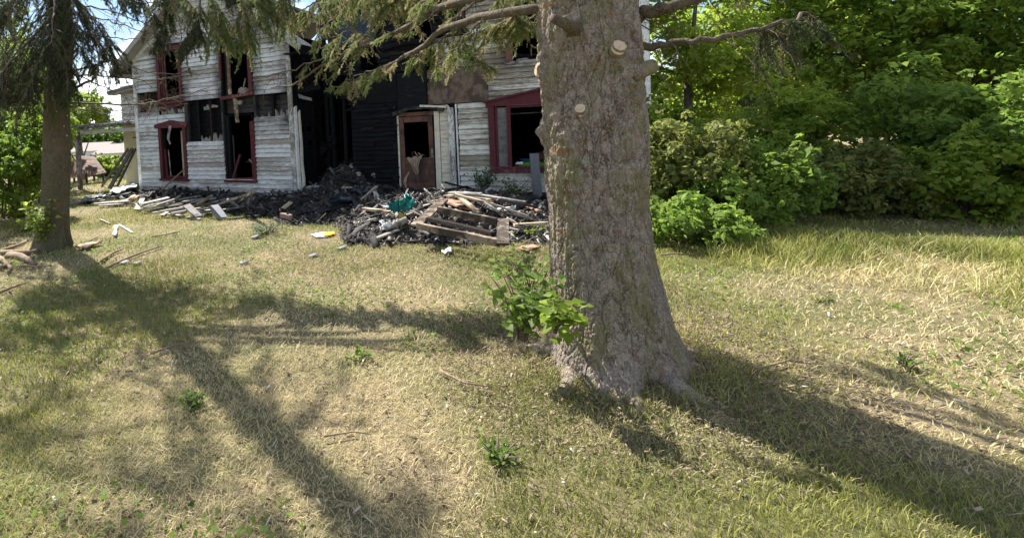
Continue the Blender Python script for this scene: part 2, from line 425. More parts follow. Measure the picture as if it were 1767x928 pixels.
class MB:
    def __init__(s): s.v = []; s.f = []
    def add(s, vs, fs):
        k = len(s.v); s.v += [tuple(v) for v in vs]; s.f += [tuple(i + k for i in f) for f in fs]; return s
    def box(s, x0, x1, y0, y1, z0, z1, j=0.0):
        vs = [(x, y, z) for x in (x0, x1) for y in (y0, y1) for z in (z0, z1)]
        if j: vs = [tuple(c + random.uniform(-j, j) for c in v) for v in vs]
        return s.add(vs, [(0, 1, 3, 2), (4, 6, 7, 5), (0, 4, 5, 1), (2, 3, 7, 6), (0, 2, 6, 4), (1, 5, 7, 3)])
    def beam(s, a, b, w, t, up=Vector((0, 0, 1)), n=1, jit=0.0, taper=1.0, ragged=0.0):
        """a plank from a to b, w wide, t thick (along up)"""
        a = Vector(a); b = Vector(b); d = (b - a).normalized()
        sd_ = d.cross(up)
        if sd_.length < 1e-4: sd_ = d.cross(Vector((1, 0, 0)))
        sd_.normalize(); u = sd_.cross(d).normalized()
        k = len(s.v)
        for i in range(n + 1):
            f = i / n; c = a.lerp(b, f) + u * random.uniform(-jit, jit) + sd_ * random.uniform(-jit, jit) * 0.5
            ww = w * (1 + (taper - 1) * f) / 2
            for (p, q) in ((-1, -1), (1, -1), (1, 1), (-1, 1)):
                e = d * (random.uniform(-ragged, ragged) if i in (0, n) else 0)
                s.v.append(tuple(c + sd_ * p * ww + u * q * t / 2 + e))
        for i in range(n):
            for q in range(4):
                r = (q + 1) % 4
                s.f.append((k + i * 4 + q, k + i * 4 + r, k + i * 4 + 4 + r, k + i * 4 + 4 + q))
        s.f.append((k + 3, k + 2, k + 1, k)); e = k + n * 4; s.f.append((e, e + 1, e + 2, e + 3))
        return s
    def tube(s, pts, rad, n=6, cap=True, rough=0.0):
        pts = [Vector(p) for p in pts]; k = len(s.v)
        if not hasattr(rad, '__len__'): rad = [rad] * len(pts)
        ref = Vector((0.13, 0.31, 0.94))
        for i, p in enumerate(pts):
            d = (pts[min(i + 1, len(pts) - 1)] - pts[max(i - 1, 0)]).normalized()
            x = d.cross(ref)
            if x.length < 0.05: x = d.cross(Vector((1, 0, 0)))
            x.normalize(); y = d.cross(x)
            for q in range(n):
                a = 2 * pi * q / n; r = rad[i] * (1 + random.uniform(-rough, rough))
                s.v.append(tuple(p + x * cos(a) * r + y * sin(a) * r))
        for i in range(len(pts) - 1):
            for q in range(n):
                r = (q + 1) % n
                s.f.append((k + i * n + q, k + i * n + r, k + (i + 1) * n + r, k + (i + 1) * n + q))
        if cap:
            s.f.append(tuple(k + q for q in range(n))[::-1]); e = k + (len(pts) - 1) * n
            s.f.append(tuple(e + q for q in range(n)))
        return s
    def prism(s, poly, y0, y1):
        """poly of (x,z) extruded along y"""
        n = len(poly); k = len(s.v)
        for y in (y0, y1):
            for (x, z) in poly: s.v.append((x, y, z))
        s.f.append(tuple(k + i for i in range(n))); s.f.append(tuple(k + n + i for i in range(n))[::-1])
        for i in range(n):
            j = (i + 1) % n; s.f.append((k + i, k + n + i, k + n + j, k + j))
        return s
    def lump(s, c, r, n=1, j=0.3, sq=(1, 1, 1)):
        c = Vector(c); k = len(s.v); seg = 8; rings = 5
        for a in range(rings + 1):
            ph = pi * a / rings
            for b in range(seg):
                th = 2 * pi * b / seg; rr = r * (1 + random.uniform(-j, j))
                s.v.append((c.x + rr * sin(ph) * cos(th) * sq[0], c.y + rr * sin(ph) * sin(th) * sq[1], c.z + rr * cos(ph) * sq[2]))
        for a in range(rings):
            for b in range(seg):
                b2 = (b + 1) % seg
                s.f.append((k + a * seg + b, k + (a + 1) * seg + b, k + (a + 1) * seg + b2, k + a * seg + b2))
        return s
    def shard(s, c, r, y0, y1):
        n = random.randint(6, 9); st = random.uniform(0, 6)
        return s.prism([(c[0] + cos(st + 2 * pi * i / n) * r * random.uniform(.45, 1.25) * 1.3, c[2] + sin(st + 2 * pi * i / n) * r * random.uniform(.4, 1.1)) for i in range(n)], c[1] + y0, c[1] + y1)
    def mesh(s, name, smooth=False):
        me = bpy.data.meshes.new(name); me.from_pydata(s.v, [], s.f); me.update()
        if smooth: me.polygons.foreach_set('use_smooth', [True] * len(me.polygons))
        return me
    def build_board(s, name, mat, parent):
        o = link(name, s.mesh(name), mat, parent)
        a = o.data.attributes.new('soot', 'FLOAT', 'POINT'); a.data.foreach_set('value', [soot(v[0], v[2]) for v in s.v]); return o
    def build(s, name, mat, parent=None, smooth=False, recenter=None):
        if recenter is None: recenter = parent is None
        c = None
        if recenter:
            a = np.array(s.v); c = Vector(((a[:, 0].min() + a[:, 0].max()) / 2, (a[:, 1].min() + a[:, 1].max()) / 2, a[:, 2].min()))
            s.v = [(x - c.x, y - c.y, z - c.z) for (x, y, z) in s.v]
        return link(name, s.mesh(name, smooth), mat, parent, c)

def npmesh(name, V, F, mat, parent=None, attrs=None, smooth=False):
    V = np.asarray(V, np.float32); F = np.asarray(F, np.int32); k = F.shape[1]
    me = bpy.data.meshes.new(name)
    me.vertices.add(len(V)); me.vertices.foreach_set('co', V.ravel())
    me.loops.add(F.size); me.loops.foreach_set('vertex_index', F.ravel())
    me.polygons.add(len(F)); me.polygons.foreach_set('loop_start', np.arange(0, F.size, k, dtype=np.int32))
    try: me.polygons.foreach_set('loop_total', np.full(len(F), k, np.int32))
    except Exception: pass
    if smooth: me.polygons.foreach_set('use_smooth', np.ones(len(F), bool))
    me.update(calc_edges=True)
    for an, av in (attrs or {}).items():
        a = me.attributes.new(an, 'FLOAT', 'POINT'); a.data.foreach_set('value', np.asarray(av, np.float32))
    me.validate()
    return link(name, me, mat, parent)

def unit(a):
    return a / np.maximum(np.linalg.norm(a, axis=1, keepdims=True), 1e-9)

# ------------------------------------------------------------------ ground
def build_ground():
    fr = np.concatenate([np.linspace(0, 16, 150), np.linspace(16.5, 60, 60), np.linspace(65, 900, 30)])
    ax = np.concatenate([-fr[::-1][:-1], fr])
    X, Y = np.meshgrid(ax, ax, indexing='ij')
    Z = terrain(X, Y)
    n = len(ax)
    V = np.stack([X.ravel(), Y.ravel(), Z.ravel()], 1)
    i = np.arange(n * n).reshape(n, n)
    F = np.stack([i[:-1, :-1].ravel(), i[1:, :-1].ravel(), i[1:, 1:].ravel(), i[:-1, 1:].ravel()], 1)
    o = npmesh('ground', V, F, M['ground'], smooth=True)
    tag(o, kind='structure')
build_ground()

# heaps --------------------------------------------------------------
HB = radians(27)                                   # the house is turned by this much
HP = Vector((-1.3687, 13.251, 0.0))                # foot of the corner of the gable wing
HE = Vector((cos(HB), -sin(HB), 0)); HI = Vector((sin(HB), cos(HB), 0))
def hl(p):
    q = Vector(p) - HP; return q.dot(HE), q.dot(HI)
def hw(u, y, z=0.0):
    return HP + HE * u + HI * y + Vector((0, 0, z))

def heap_h(x, y):
    """height of the two rubble heaps above the lawn (numpy), <0 means no heap"""
    u = (x - HP.x) * HE.x + (y - HP.y) * HE.y
    w = (x - HP.x) * HI.x + (y - HP.y) * HI.y
    nz = fbm(x, y, 1.1, 4, 2) - 0.5
    nf = fbm(x, y, 4.5, 4, 9) - 0.5
    # black ash in front of the porch and along the wing
    a = 0.85 * np.exp(-(((u - 0.95) / 0.85) ** 2 + ((w - 1.15) / 1.0) ** 2) ** 1.1)
    b = 0.24 * np.exp(-(((u - 1.2) / 2.1) ** 4 + ((w + 0.75) / 1.7) ** 4))
    c = 0.14 * np.exp(-(((u + 3.0) / 3.4) ** 4 + ((w + 0.45) / 0.75) ** 4))
    b = b + 0.20 * np.exp(-(((u - 1.7) / 0.8) ** 2 + ((w + 0.1) / 0.6) ** 2))
    # big lit heap in front of the door
    px = (x - 2.0); py = (y - 9.3)
    d = 0.33 * np.exp(-((px / 1.85) ** 4 + (py / 1.5) ** 4)) + 0.16 * np.exp(-(((x - 1.2) / 2.6) ** 4 + ((y - 10.8) / 1.3) ** 4)) + 0.15 * np.exp(-(((u - 4.2) / 2.2) ** 4 + ((w - .2) / 0.8) ** 4))
    h = np.maximum.reduce([a, b, c, d]) + 0.3 * (a + b + c + d - np.maximum.reduce([a, b, c, d]))
    return h - 0.05 + (nz * 0.30 + nf * 0.26) * np.clip(h * 5, 0.25, 1)

def build_heap():
    xs = np.arange(-8.5, 5.0, 0.045); ys = np.arange(6.5, 17.5, 0.045)
    X, Y = np.meshgrid(xs, ys, indexing='ij')
    H = heap_h(X, Y)
    Z = terrain(X, Y) + H
    ok = H > -0.035
    n, m_ = X.shape
    i = np.arange(n * m_).reshape(n, m_)
    q = ok[:-1, :-1] & ok[1:, :-1] & ok[1:, 1:] & ok[:-1, 1:]
    V = np.stack([X.ravel(), Y.ravel(), Z.ravel()], 1)
    F = np.stack([i[:-1, :-1][q], i[1:, :-1][q], i[1:, 1:][q], i[:-1, 1:][q]], 1)
    # split by place: dark ash, and a lighter colour put on the sunlit heap
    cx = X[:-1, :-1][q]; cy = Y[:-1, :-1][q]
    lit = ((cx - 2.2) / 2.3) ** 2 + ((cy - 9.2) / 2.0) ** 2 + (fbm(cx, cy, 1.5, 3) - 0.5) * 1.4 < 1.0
    for nm, sel, mt, lb in (('ash_heap', ~lit, 'ash', 'black ash and charred rubble spread in front of the burnt porch'),
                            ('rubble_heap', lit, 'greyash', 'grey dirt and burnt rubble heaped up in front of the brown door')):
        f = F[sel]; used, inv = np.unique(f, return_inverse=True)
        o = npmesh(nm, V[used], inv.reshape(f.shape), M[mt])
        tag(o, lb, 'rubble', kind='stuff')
build_heap()

def surf(p, dz=0.0):
    h = float(heap_h(np.array([p[0]]), np.array([p[1]]))[0])
    return Vector((p[0], p[1], TZ(p[0], p[1]) + max(h, 0) + dz))

def hit(x, y, dz=0.0):
    """the point seen at a pixel that lies dz above the lawn or the heaps"""
    d_ = ray(x, y); t = np.linspace(3.0, 22.0, 1500)
    X = CAM.x + d_.x * t; Y = CAM.y + d_.y * t; Z = CAM.z + d_.z * t
    S = terrain(X, Y) + np.maximum(heap_h(X, Y), 0) + dz
    k = np.nonzero(Z <= S)[0]
    k = k[0] if len(k) else len(t) - 1
    return Vector((X[k], Y[k], S[k]))

def chips(name, C, size, mat, label, cat, flat=0.35, tint=None):
    """many small splinters/flakes as one piece of stuff; C = centres (n,3)"""
    n = len(C)
    L = size * (0.4 + rng.random(n) ** 2 * 2.2); W = np.minimum(L, size) * (0.12 + rng.random(n) ** 1.5 * 0.6); T = W * 0.15 + 0.002
    a = rng.random(n) * 2 * pi; tilt = (rng.random(n) - 0.5) * 2 * flat * 2
    ex = np.stack([np.cos(a) * np.cos(tilt), np.sin(a) * np.cos(tilt), np.sin(tilt)], 1)
    up = unit(np.stack([rng.normal(0, flat, n), rng.normal(0, flat, n), np.ones(n)], 1))
    ey = unit(np.cross(up, ex)); ez = np.cross(ex, ey)
    S = np.array([(x, y, z) for x in (-1, 1) for y in (-1, 1) for z in (-1, 1)], float)
    V = C[:, None, :] + S[None, :, 0:1] * (ex * L[:, None] / 2)[:, None, :] + S[None, :, 1:2] * (ey * W[:, None] / 2)[:, None, :] + S[None, :, 2:3] * (ez * T[:, None] / 2)[:, None, :]
    V = V.reshape(-1, 3)
    B = np.array([(0, 1, 3, 2), (4, 6, 7, 5), (0, 4, 5, 1), (2, 3, 7, 6), (0, 2, 6, 4), (1, 5, 7, 3)])
    F = (np.arange(n)[:, None, None] * 8 + B[None]).reshape(-1, 4)
    t = rng.random(n) if tint is None else tint
    o = npmesh(name, V, F, mat, attrs={'tint': np.repeat(t, 8)})
    return tag(o, label, cat, kind='stuff')

def build_chips():
    xs = rng.uniform(-8.5, 5, 90000); ys = rng.uniform(6.5, 16.5, 90000)
    h = heap_h(xs, ys); k = h > 0.0
    xs = xs[k][:24000]; ys = ys[k][:24000]; h = h[k][:24000]
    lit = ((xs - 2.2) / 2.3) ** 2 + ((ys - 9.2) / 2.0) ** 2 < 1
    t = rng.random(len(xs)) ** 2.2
    t = np.where(lit, rng.random(len(xs)) ** 1.15 * 0.97, t * 0.88)  # paler chips on the sunlit heap, its brightness put into their colour
    C = np.stack([xs, ys, terrain(xs, ys) + h + 0.01], 1)
    k2 = rng.choice(len(xs), 2300); 
    chips('burnt_chunks', C[k2] + np.array([0, 0, 0.02]), 0.17, M['chips'], 'larger charred chunks and broken lath ends in the ash and rubble', 'debris', 0.42, np.clip(t[k2] * 0.95, 0, 1))
    q = (((C[:, 0] + 1.9) / 0.95) ** 2 + ((C[:, 1] - 12.9) / 0.5) ** 2) < 1
    t = np.where(q, 0.75 + 0.25 * rng.random(len(t)), t)
    chips('burnt_splinters', C, 0.055, M['chips'], 'burnt splinters and flakes scattered over the ash and rubble', 'debris', 0.45, t)
build_chips()

# ------------------------------------------------------------------ lawn
def lawn_points(n, lo, hi):
    """points on the lawn in view, between two distances"""
    d = np.sqrt(rng.uniform(lo ** 2, hi ** 2, n)); a = rng.uniform(-0.80, 1.02, n)
    return d * np.sin(a), d * np.cos(a)

def under_house(x, y):
    u = (x - HP.x) * HE.x + (y - HP.y) * HE.y
    w = (x - HP.x) * HI.x + (y - HP.y) * HI.y
    return ((u > -6.0) & (u < 0.1) & (w > -0.1)) | ((u > -6) & (u < 8.2) & (w > 0.85))

def blades(x, y, hmean, wid, bend=0.5):
    n = len(x)
    dry = np.clip((fbm(x, y, 0.45, 4, 4) - 0.44) * 4.6 + rng.normal(0, 0.25, n), 0, 1)
    # greener towards the left of the lawn and close to the trunks
    dry = np.clip(dry - 0.35 * sstep(-1.0, -4.5, x) + 0.10 + 0.40 * np.exp(-(((x + .2) / 2.2) ** 2 + ((y - 7.2) / 1.3) ** 2)), 0, 1)
    keep = rng.random(n) > 0.45 * dry
    x, y, dry = x[keep], y[keep], dry[keep]; n = len(x)
    z = terrain(x, y)
    h = hmean * (0.5 + rng.random(n)) * (1 - 0.45 * dry) * (0.75 + 0.6 * fbm(x, y, 2.2, 3, 8))
    w = wid * (0.7 + 0.6 * rng.random(n))
    a = rng.random(n) * 2 * pi; b = rng.random(n) * 2 * pi
    ln = h * (bend + dry * 1.2) * (0.4 + rng.random(n))
    P = np.stack([x, y, z], 1)
    sx = np.stack([np.cos(a), np.sin(a), np.zeros(n)], 1) * (w / 2)[:, None]
    mid = P + np.stack([np.cos(b) * ln * 0.35, np.sin(b) * ln * 0.35, h * 0.6], 1)
    tip = P + np.stack([np.cos(b) * ln, np.sin(b) * ln, h], 1)
    V = np.stack([P - sx, P + sx, mid + sx * 0.75, mid - sx * 0.75, tip], 1).reshape(-1, 3)
    i = np.arange(n) * 5
    F = np.concatenate([np.stack([i, i + 1, i + 2], 1), np.stack([i, i + 2, i + 3], 1), np.stack([i + 3, i + 2, i + 4], 1)])
    t = np.clip(0.5 + rng.normal(0, 0.25, n) + (fbm(x, y, 1.1, 3, 6) - 0.5) * 1.2, 0, 1)
    dcol = np.clip((dry - 0.35) * 1.6 + (rng.random(n) < 0.16) * 0.7, 0, 1)
    return V, F, np.repeat(t, 5), np.repeat(dcol, 5)

def build_grass():
    Vs, Fs, Ts, Ds = [], [], [], []; k = 0
    for (cnt, lo, hi, hm, w) in ((95000, 1.8, 4.2, 0.042, 0.0042), (95000, 4.2, 8.0, 0.045, 0.0065), (80000, 8.0, 14, 0.05, 0.010), (40000, 14, 30, 0.08, 0.022)):
        x, y = lawn_points(cnt, lo, hi)
        ok = (heap_h(x, y) < 0.0) & ~under_house(x, y)
        x, y = x[ok], y[ok]
        V, F, T, Dd = blades(x, y, hm, w)
        Vs.append(V); Fs.append(F + k); Ts.append(T); Ds.append(Dd); k += len(V)
    o = npmesh('grass', np.concatenate(Vs), np.concatenate(Fs), M['grass'], attrs={'tint': np.concatenate(Ts), 'dry': np.concatenate(Ds)})
    tag(o, 'short patchy green and straw coloured grass of the lawn', 'grass', kind='stuff')
    x, y = lawn_points(26000, 1.8, 13)
    wgt = fbm(x, y, 0.5, 4, 14)
    ok = (rng.random(len(x)) < np.clip((wgt - 0.36) * 3.2, 0.08, 1)) & ~under_house(x, y)
    x, y = x[ok], y[ok]
    h = np.maximum(heap_h(x, y), 0)
    C = np.stack([x, y, terrain(x, y) + h + 0.012 + rng.random(len(x)) * 0.02], 1)
    chips('leaf_litter', C, 0.022, M['litter'], 'dead leaves twigs and pale scraps littering the lawn', 'litter', 0.35)
build_grass()

def ground_cover():
    n0 = 60000
    x, y = lawn_points(n0, 1.8, 12)
    w = fbm(x, y, 0.9, 4, 40); ok = (w > 0.56) & (heap_h(x, y) < 0) & ~under_house(x, y)
    x, y = x[ok], y[ok]; n = len(x)
    P = np.stack([x, y, terrain(x, y) + 0.012 + rng.random(n) * 0.03], 1)
    nr = unit(rng.normal(0, 0.35, (n, 3)) + np.array([0, 0, 1.0])); a = unit(np.cross(nr, rng.normal(0, 1, (n, 3)))); b = np.cross(nr, a)
    s_ = (0.008 + 0.018 * rng.random(n) ** 2)[:, None]
    V = np.stack([P - a * s_, P + b * s_ * .7, P + a * s_ + nr * s_ * .3, P - b * s_ * .7], 1).reshape(-1, 3)
    o = npmesh('ground_cover', V, np.arange(n * 4).reshape(-1, 4), M['leaf_mid'], None, {'tint': np.repeat(np.clip(rng.normal(.45, .25, n), 0, 1), 4)})
    tag(o, 'low broad leafed ground cover in patches of the lawn', 'ground cover', kind='stuff')
    # brown needles fallen round the big spruce, and twiggy litter on the trodden middle of the lawn
    a = rng.random(14000) * 2 * pi; r = 0.35 + 1.1 * rng.random(14000) ** 1.3
    x = 2.0 + np.cos(a) * r; y = 3.7 + np.sin(a) * r
    x2 = rng.normal(-0.3, 1.9, 7000); y2 = rng.normal(7.0, 1.0, 7000)
    x = np.concatenate([x, x2]); y = np.concatenate([y, y2])
    k = heap_h(x, y) < 0; x, y = x[k], y[k]
    C = np.stack([x, y, terrain(x, y) + 0.018 + rng.random(len(x)) * 0.02], 1)
    chips('needle_litter', C, 0.016, M['litter'], 'brown fallen needles and bark bits round the big trunk and on the trodden lawn', 'litter', 0.4, rng.random(len(x)) * 0.75)
    a = rng.random(2600) * 2 * pi; r = rng.normal(0.62, 0.10, 2600)
    V, F, T, Dd = blades(2.0 + np.cos(a) * r, 3.7 + np.sin(a) * r, 0.085, 0.005)
    o = npmesh('grass_tufts', V, F, M['grass'], attrs={'tint': T, 'dry': Dd}); tag(o, 'taller uncut grass round the foot of the big trunk', 'grass', kind='stuff')
ground_cover()

def tall_grass():
    n = 11000; a = rng.uniform(0.62, 1.05, n); d_ = 9.4 - 2.2 * rng.random(n) ** 1.9 - 1.6 * (fbm(a * 9, a * 0, 1.6, 4, 50) - .5) * rng.random(n)
    x, y = d_ * np.sin(a), d_ * np.cos(a); x = np.concatenate([x, rng.uniform(-9, -6.8, 4000)]); y = np.concatenate([y, rng.uniform(9.5, 11.5, 4000)])
    V, F, T, Dd = blades(x, y, 0.15, 0.009)
    o = npmesh('tall_grass', V, F, M['grass'], attrs={'tint': T, 'dry': Dd}); tag(o, 'tall uncut grass along the foot of the bushes', 'grass', kind='stuff')
tall_grass()

# ------------------------------------------------------------------ the house
house = empty('burnt_house', HP, -HB)
tag(house, 'burnt two storey wooden house with peeling white siding and burgundy window trim', 'house')

def row_spans(z0, z1, u0, u1, holes):
    """parts of the interval u0..u1 not covered by a hole at the row's middle"""
    zc = (z0 + z1) / 2; segs = [(u0, u1)]
    for (a, b, c, d) in holes:
        if c < zc < d:
            out = []
            for (s, e) in segs:
                if b <= s or a >= e: out.append((s, e)); continue
                if a > s: out.append((s, a))
                if b < e: out.append((b, e))
            segs = out
    return [(s, e) for s, e in segs if e - s > 0.05]

SOOT = []
def soot(u, z):
    v = 0.0
    for (a, b, c, d_, k) in SOOT:
        du = max(a - u, 0, u - b); dz = (z - d_) if z > d_ else (max(c - z, 0) * 2.0)
        v += k * math.exp(-(du / 0.16) ** 2) * math.exp(-max(dz, 0) / 0.30)
    return min(v, 1.0)
def clapboard(mb, s, e, z0, z1, y, ragl=0.0, ragr=0.0, wave=0.004, thick=0.044):
    """one lapped board: thin at the top, a thick bottom edge, slightly wavy"""
    n = max(1, int((e - s) / 0.35)); k = len(mb.v); z0 += 0.016; h = z1 - z0 - 0.012  # gap left below each board so dark sheathing deepens the shadow line
    for i in range(n + 1):
        f = i / n; u = s + (e - s) * f
        dz = random.uniform(-wave, wave); dy = random.uniform(-wave, wave)
        du0 = (random.uniform(-ragl, ragl) if i == 0 else 0) + (random.uniform(-ragr, ragr) if i == n else 0)
        du1 = (random.uniform(-ragl, ragl) if i == 0 else 0) + (random.uniform(-ragr, ragr) if i == n else 0)
        mb.v += [(u + du0, y, z0 + dz), (u + du0, y - thick + dy, z0 + dz), (u + (du0 + du1) / 2, y - thick * 0.72 + dy, z0 + h * 0.55 + dz),
                 (u + du1, y - 0.006, z1 + 0.012 + dz), (u + du1, y, z1 + 0.012 + dz)]
    for i in range(n):
        for q in range(5):
            r = (q + 1) % 5
            mb.f.append((k + i * 5 + q, k + (i + 1) * 5 + q, k + (i + 1) * 5 + r, k + i * 5 + r))
    mb.f.append((k, k + 1, k + 2, k + 3, k + 4)); e_ = k + n * 5; mb.f.append((e_ + 4, e_ + 3, e_ + 2, e_ + 1, e_))

sheath = MB()
counts = {'n': 0}
def siding(u0, u1, z0, z1, y, exposure, holes, mat, name='siding_board', profile=None, sheathing=True, rag=0.02, split=None, thick=0.044):
    z = z0
    while z < z1 - 0.02:
        zt = min(z + exposure, z1)
        a, b = (u0, u1) if profile is None else profile(z, zt, u0, u1)
        if b - a > 0.1:
            for (s, e) in row_spans(z, zt, a, b, holes):
                parts = [(s, e)]
                if split and e - s > split and random.random() < 0.8:
                    c = random.uniform(s + 0.6, e - 0.6); parts = [(s, c - 0.004), (c + 0.004, e)]
                for (p, q) in parts:
                    if name.startswith('charred') and random.random() < 0.07: continue
                    mb = MB(); clapboard(mb, p, q, z, zt, y, rag if abs(p - a) > 0.01 else 0, rag if abs(q - b) > 0.01 else 0, thick=thick, wave=0.013 if name.startswith('charred') else 0.005)
                    mm = mat(random.uniform(0, 1), (p + q) / 2, z) if callable(mat) else mat
                    mb.build_board(name, mm, house); counts['n'] += 1
                if sheathing:
                    sheath.box(s, e, y + 0.002, y + 0.03, z - 0.001, zt + 0.003)
        z = zt

AW = (-5.90, 0.0)                     # the gable wing, left and right corner
EAVE_A, PITCH_A, MIDA = 4.18, 0.70, -2.95
def gable(z, zt, u0, u1):
    top = (zt + z) / 2
    if top <= EAVE_A: return u0, u1
    dx = (top - EAVE_A) / PITCH_A
    return u0 + dx, u1 - dx

W_LL = (-4.95, -3.83, 0.50, 2.14)     # lower left, outer casing
W_LR = (-2.42, -1.30, 0.46, 2.10)
W_UL = (-4.85, -3.87, 2.84, 4.50)
W_UR = (-2.40, -1.25, 2.86, 4.66)
holesA = [W_LL, W_LR, W_UL, W_UR,
          (-3.84, -2.40, 1.64, 2.80), (-2.44, -1.28, 2.08, 2.86), (-1.32, -0.12, 2.15, 2.82),    # burnt band with the studs bare
          (-5.88, -4.85, 2.62, 3.16), (-4.90, -3.80, 2.48, 2.84),
          (-5.9, -4.95, 0.74, 0.86) if False else (0, 0, 0, 0)]
SOOT += [(*W_UL, .7), (*W_UR, .9), (-3.84, -0.12, 1.9, 2.8, .45), (-5.88, -3.85, 2.5, 3.1, .35), (-0.25, 0.1, 2.0, 5.0, .6), (W_LR[0], W_LR[1], .5, 2.1, .3)]
siding(AW[0] + 0.10, AW[1] - 0.13, 0.13, EAVE_A, 0.0, 0.122, holesA, M['paint'])
siding(AW[0], AW[1], EAVE_A, 6.15, 0.0, 0.122, holesA, M['paint'], profile=gable)
# corner boards and the base board
MB().box(-5.93, -5.80, -0.045, 0.0, 0.05, 3.16, 0.004).build('corner_board', M['trim'], house)
MB().box(-5.93, -5.80, -0.045, 0.0, 3.17, EAVE_A - 0.05, 0.004).build('corner_board', M['trim'], house)
MB().beam((-0.07, -0.022, 0.02), (-0.09, -0.022, EAVE_A - 0.1), 0.13, 0.045, Vector((0, 1, 0)), 5, 0.006).build('corner_board', M['trim'], house)
MB().beam((0.02, 0.05, 0.02), (0.01, 0.05, 2.42), 0.07, 0.11, Vector((0, 1, 0)), 5, 0.008, 0.6, 0.05).build('corner_board', M['trim'], house)
MB().beam((0.09, 0.16, 0.05), (0.06, 0.16, 2.3), 0.06, 0.08, Vector((0, 1, 0)), 5, 0.012, 0.5, 0.06).build('splintered_post', M['cream'], house)
MB().box(-5.92, 0.03, 0.02, 0.34, -0.25, 0.12, 0.01).build('foundation', M['stone'], house)

# exposed studs, lath and lumps in the burnt band
def stud(u, z0, z1, mt='char', w=0.05, y=0.05, d=0.10, lean=0.0):
    MB().beam((u, y, z0), (u + lean, y, z1), w, d, Vector((0, 1, 0)), 4, 0.004, 1, 0.03).build('wall_stud', M[mt], house)
for (u, a, b, mt, w) in ((-3.79, 1.62, 2.86, 'darkwood', 0.08), (-3.32, 1.60, 2.84, 'char', 0.05), (-2.86, 1.60, 2.84, 'charbrown', 0.05),
                         (-2.43, 0.5, 2.84, 'darkwood', 0.07), (-2.36, 0.5, 4.0, 'char', 0.05), (-1.27, 2.05, 2.84, 'darkwood', 0.06), (-0.66, 2.1, 2.84, 'char', 0.06),
                         (-5.42, 2.6, 3.18, 'charbrown', 0.05), (-5.84, 2.6, 3.18, 'graywood', 0.06), (-4.6, 2.45, 2.84, 'darkwood', 0.05), (-4.2, 2.45, 2.84, 'darkwood', 0.05)):
    stud(u, a, b, mt, w)
def lath(u0, u1, z0, z1, mt='char', y=0.12, h=0.135):
    z = z0
    while z < z1 - 0.02:
        t = min(z + h, z1)
        MB().box(u0 + random.uniform(0, 0.04), u1 - random.uniform(0, 0.04), y + random.uniform(0, 0.012), y + 0.03, z + 0.006, t - 0.004, 0.003).build('burnt_sheathing_board', M[mt], house)
        z = t
lath(-3.84, -2.44, 1.62, 2.8)
lath(-2.40, -1.30, 2.36, 2.84, 'darkwood')
lath(-1.28, -0.12, 2.12, 2.82, 'darkwood')
lath(-5.86, -4.87, 2.6, 3.18, 'charbrown')
lath(-4.84, -3.84, 2.44, 2.84, 'plywood')
MB().beam((-1.93, -0.01, 2.82), (-1.87, -0.03, 2.10), 0.10, 0.05, Vector((0, 1, 0)), 4, 0.004).build('hanging_stud', M['tanwood'], house)
MB().shard((-1.78, 0.0, 2.66), 0.11, -.02, .05).build('torn_insulation', M['plaster'], house)
for (u0, u1, z, h) in ((-5.25, -4.90, 2.62, 0.22), (-4.8, -4.25, 2.50, 0.24), (-4.15, -3.86, 2.52, 0.22), (-3.28, -2.92, 1.62, 0.18), (-2.82, -2.47, 1.62, 0.22), (-1.26, -0.72, 2.13, 0.20), (-0.62, -0.16, 2.16, 0.30), (-3.1, -2.85, 2.55, 0.16), (-2.8, -2.6, 2.6, 0.06)):
    mb = MB(); nn = max(5, int((u1 - u0) / 0.035)); us = [u0 + (u1 - u0) * q / nn for q in range(nn + 1)]
    hh = [h * random.uniform(.15, 1.0) * (0.55 + 0.45 * sin(q * 1.1 + u0 * 9)) + .02 for q in range(nn + 1)]
    for q in range(nn):
        mb.prism([(us[q], z - .03), (us[q + 1], z - .03), (us[q + 1], z + hh[q + 1]), (us[q], z + hh[q])], 0.03 - random.uniform(0, .04), 0.07)
    mb.build('torn_insulation', M['plaster'], house)

# windows of the gable wing --------------------------------------------
def bar(u0, z0, u1, z1, w, y=-0.035, t=0.045, n=3, jit=0.003):
    return MB().beam((u0, y, z0), (u1, y, z1), w, t, Vector((0, 1, 0)), n, jit)
def jambs(u0, u1, z0, z1, mt, parent, depth=0.14):
    m_ = MB(); m_.box(u0 - 0.02, u0, 0.0, depth, z0, z1); m_.box(u1, u1 + 0.02, 0.0, depth, z0, z1); m_.box(u0, u1, 0.0, depth, z1, z1 + 0.02); m_.box(u0, u1, 0.0, depth, z0 - 0.02, z0)
    m_.build('jamb', M[mt], parent)

# lower left window
w = bar(-4.89, 0.52, -4.89, 2.08, 0.115).build('window', M['burgundy'], house); tag(w, 'lower left window with a pointed burgundy header')
bar(-3.89, 0.52, -3.89, 2.06, 0.115).build('casing', M['burgundy'], w)
MB().prism([(-5.04, 2.06), (-3.76, 2.04), (-3.80, 2.12), (-4.38, 2.22), (-5.04, 2.12)], -0.07, -0.012).build('header', M['burgundy'], w)
MB().beam((-5.08, -0.05, 2.12), (-4.38, -0.05, 2.24), 0.05, 0.10, Vector((0, 0, 1))).build('header_cap', M['burgundy'], w)
MB().beam((-4.38, -0.05, 2.24), (-3.74, -0.05, 2.13), 0.05, 0.10, Vector((0, 0, 1))).build('header_cap', M['burgundy'], w)
bar(-4.97, 0.49, -3.80, 0.47, 0.07, -0.05, 0.09).build('sill', M['burgundy'], w)
bar(-4.76, 0.56, -4.80, 1.42, 0.09, 0.03, 0.03).build('sash', M['burgundy'], w)
bar(-4.83, 0.565, -3.95, 0.56, 0.06, 0.02, 0.03).build('sash', M['burgundy'], w)
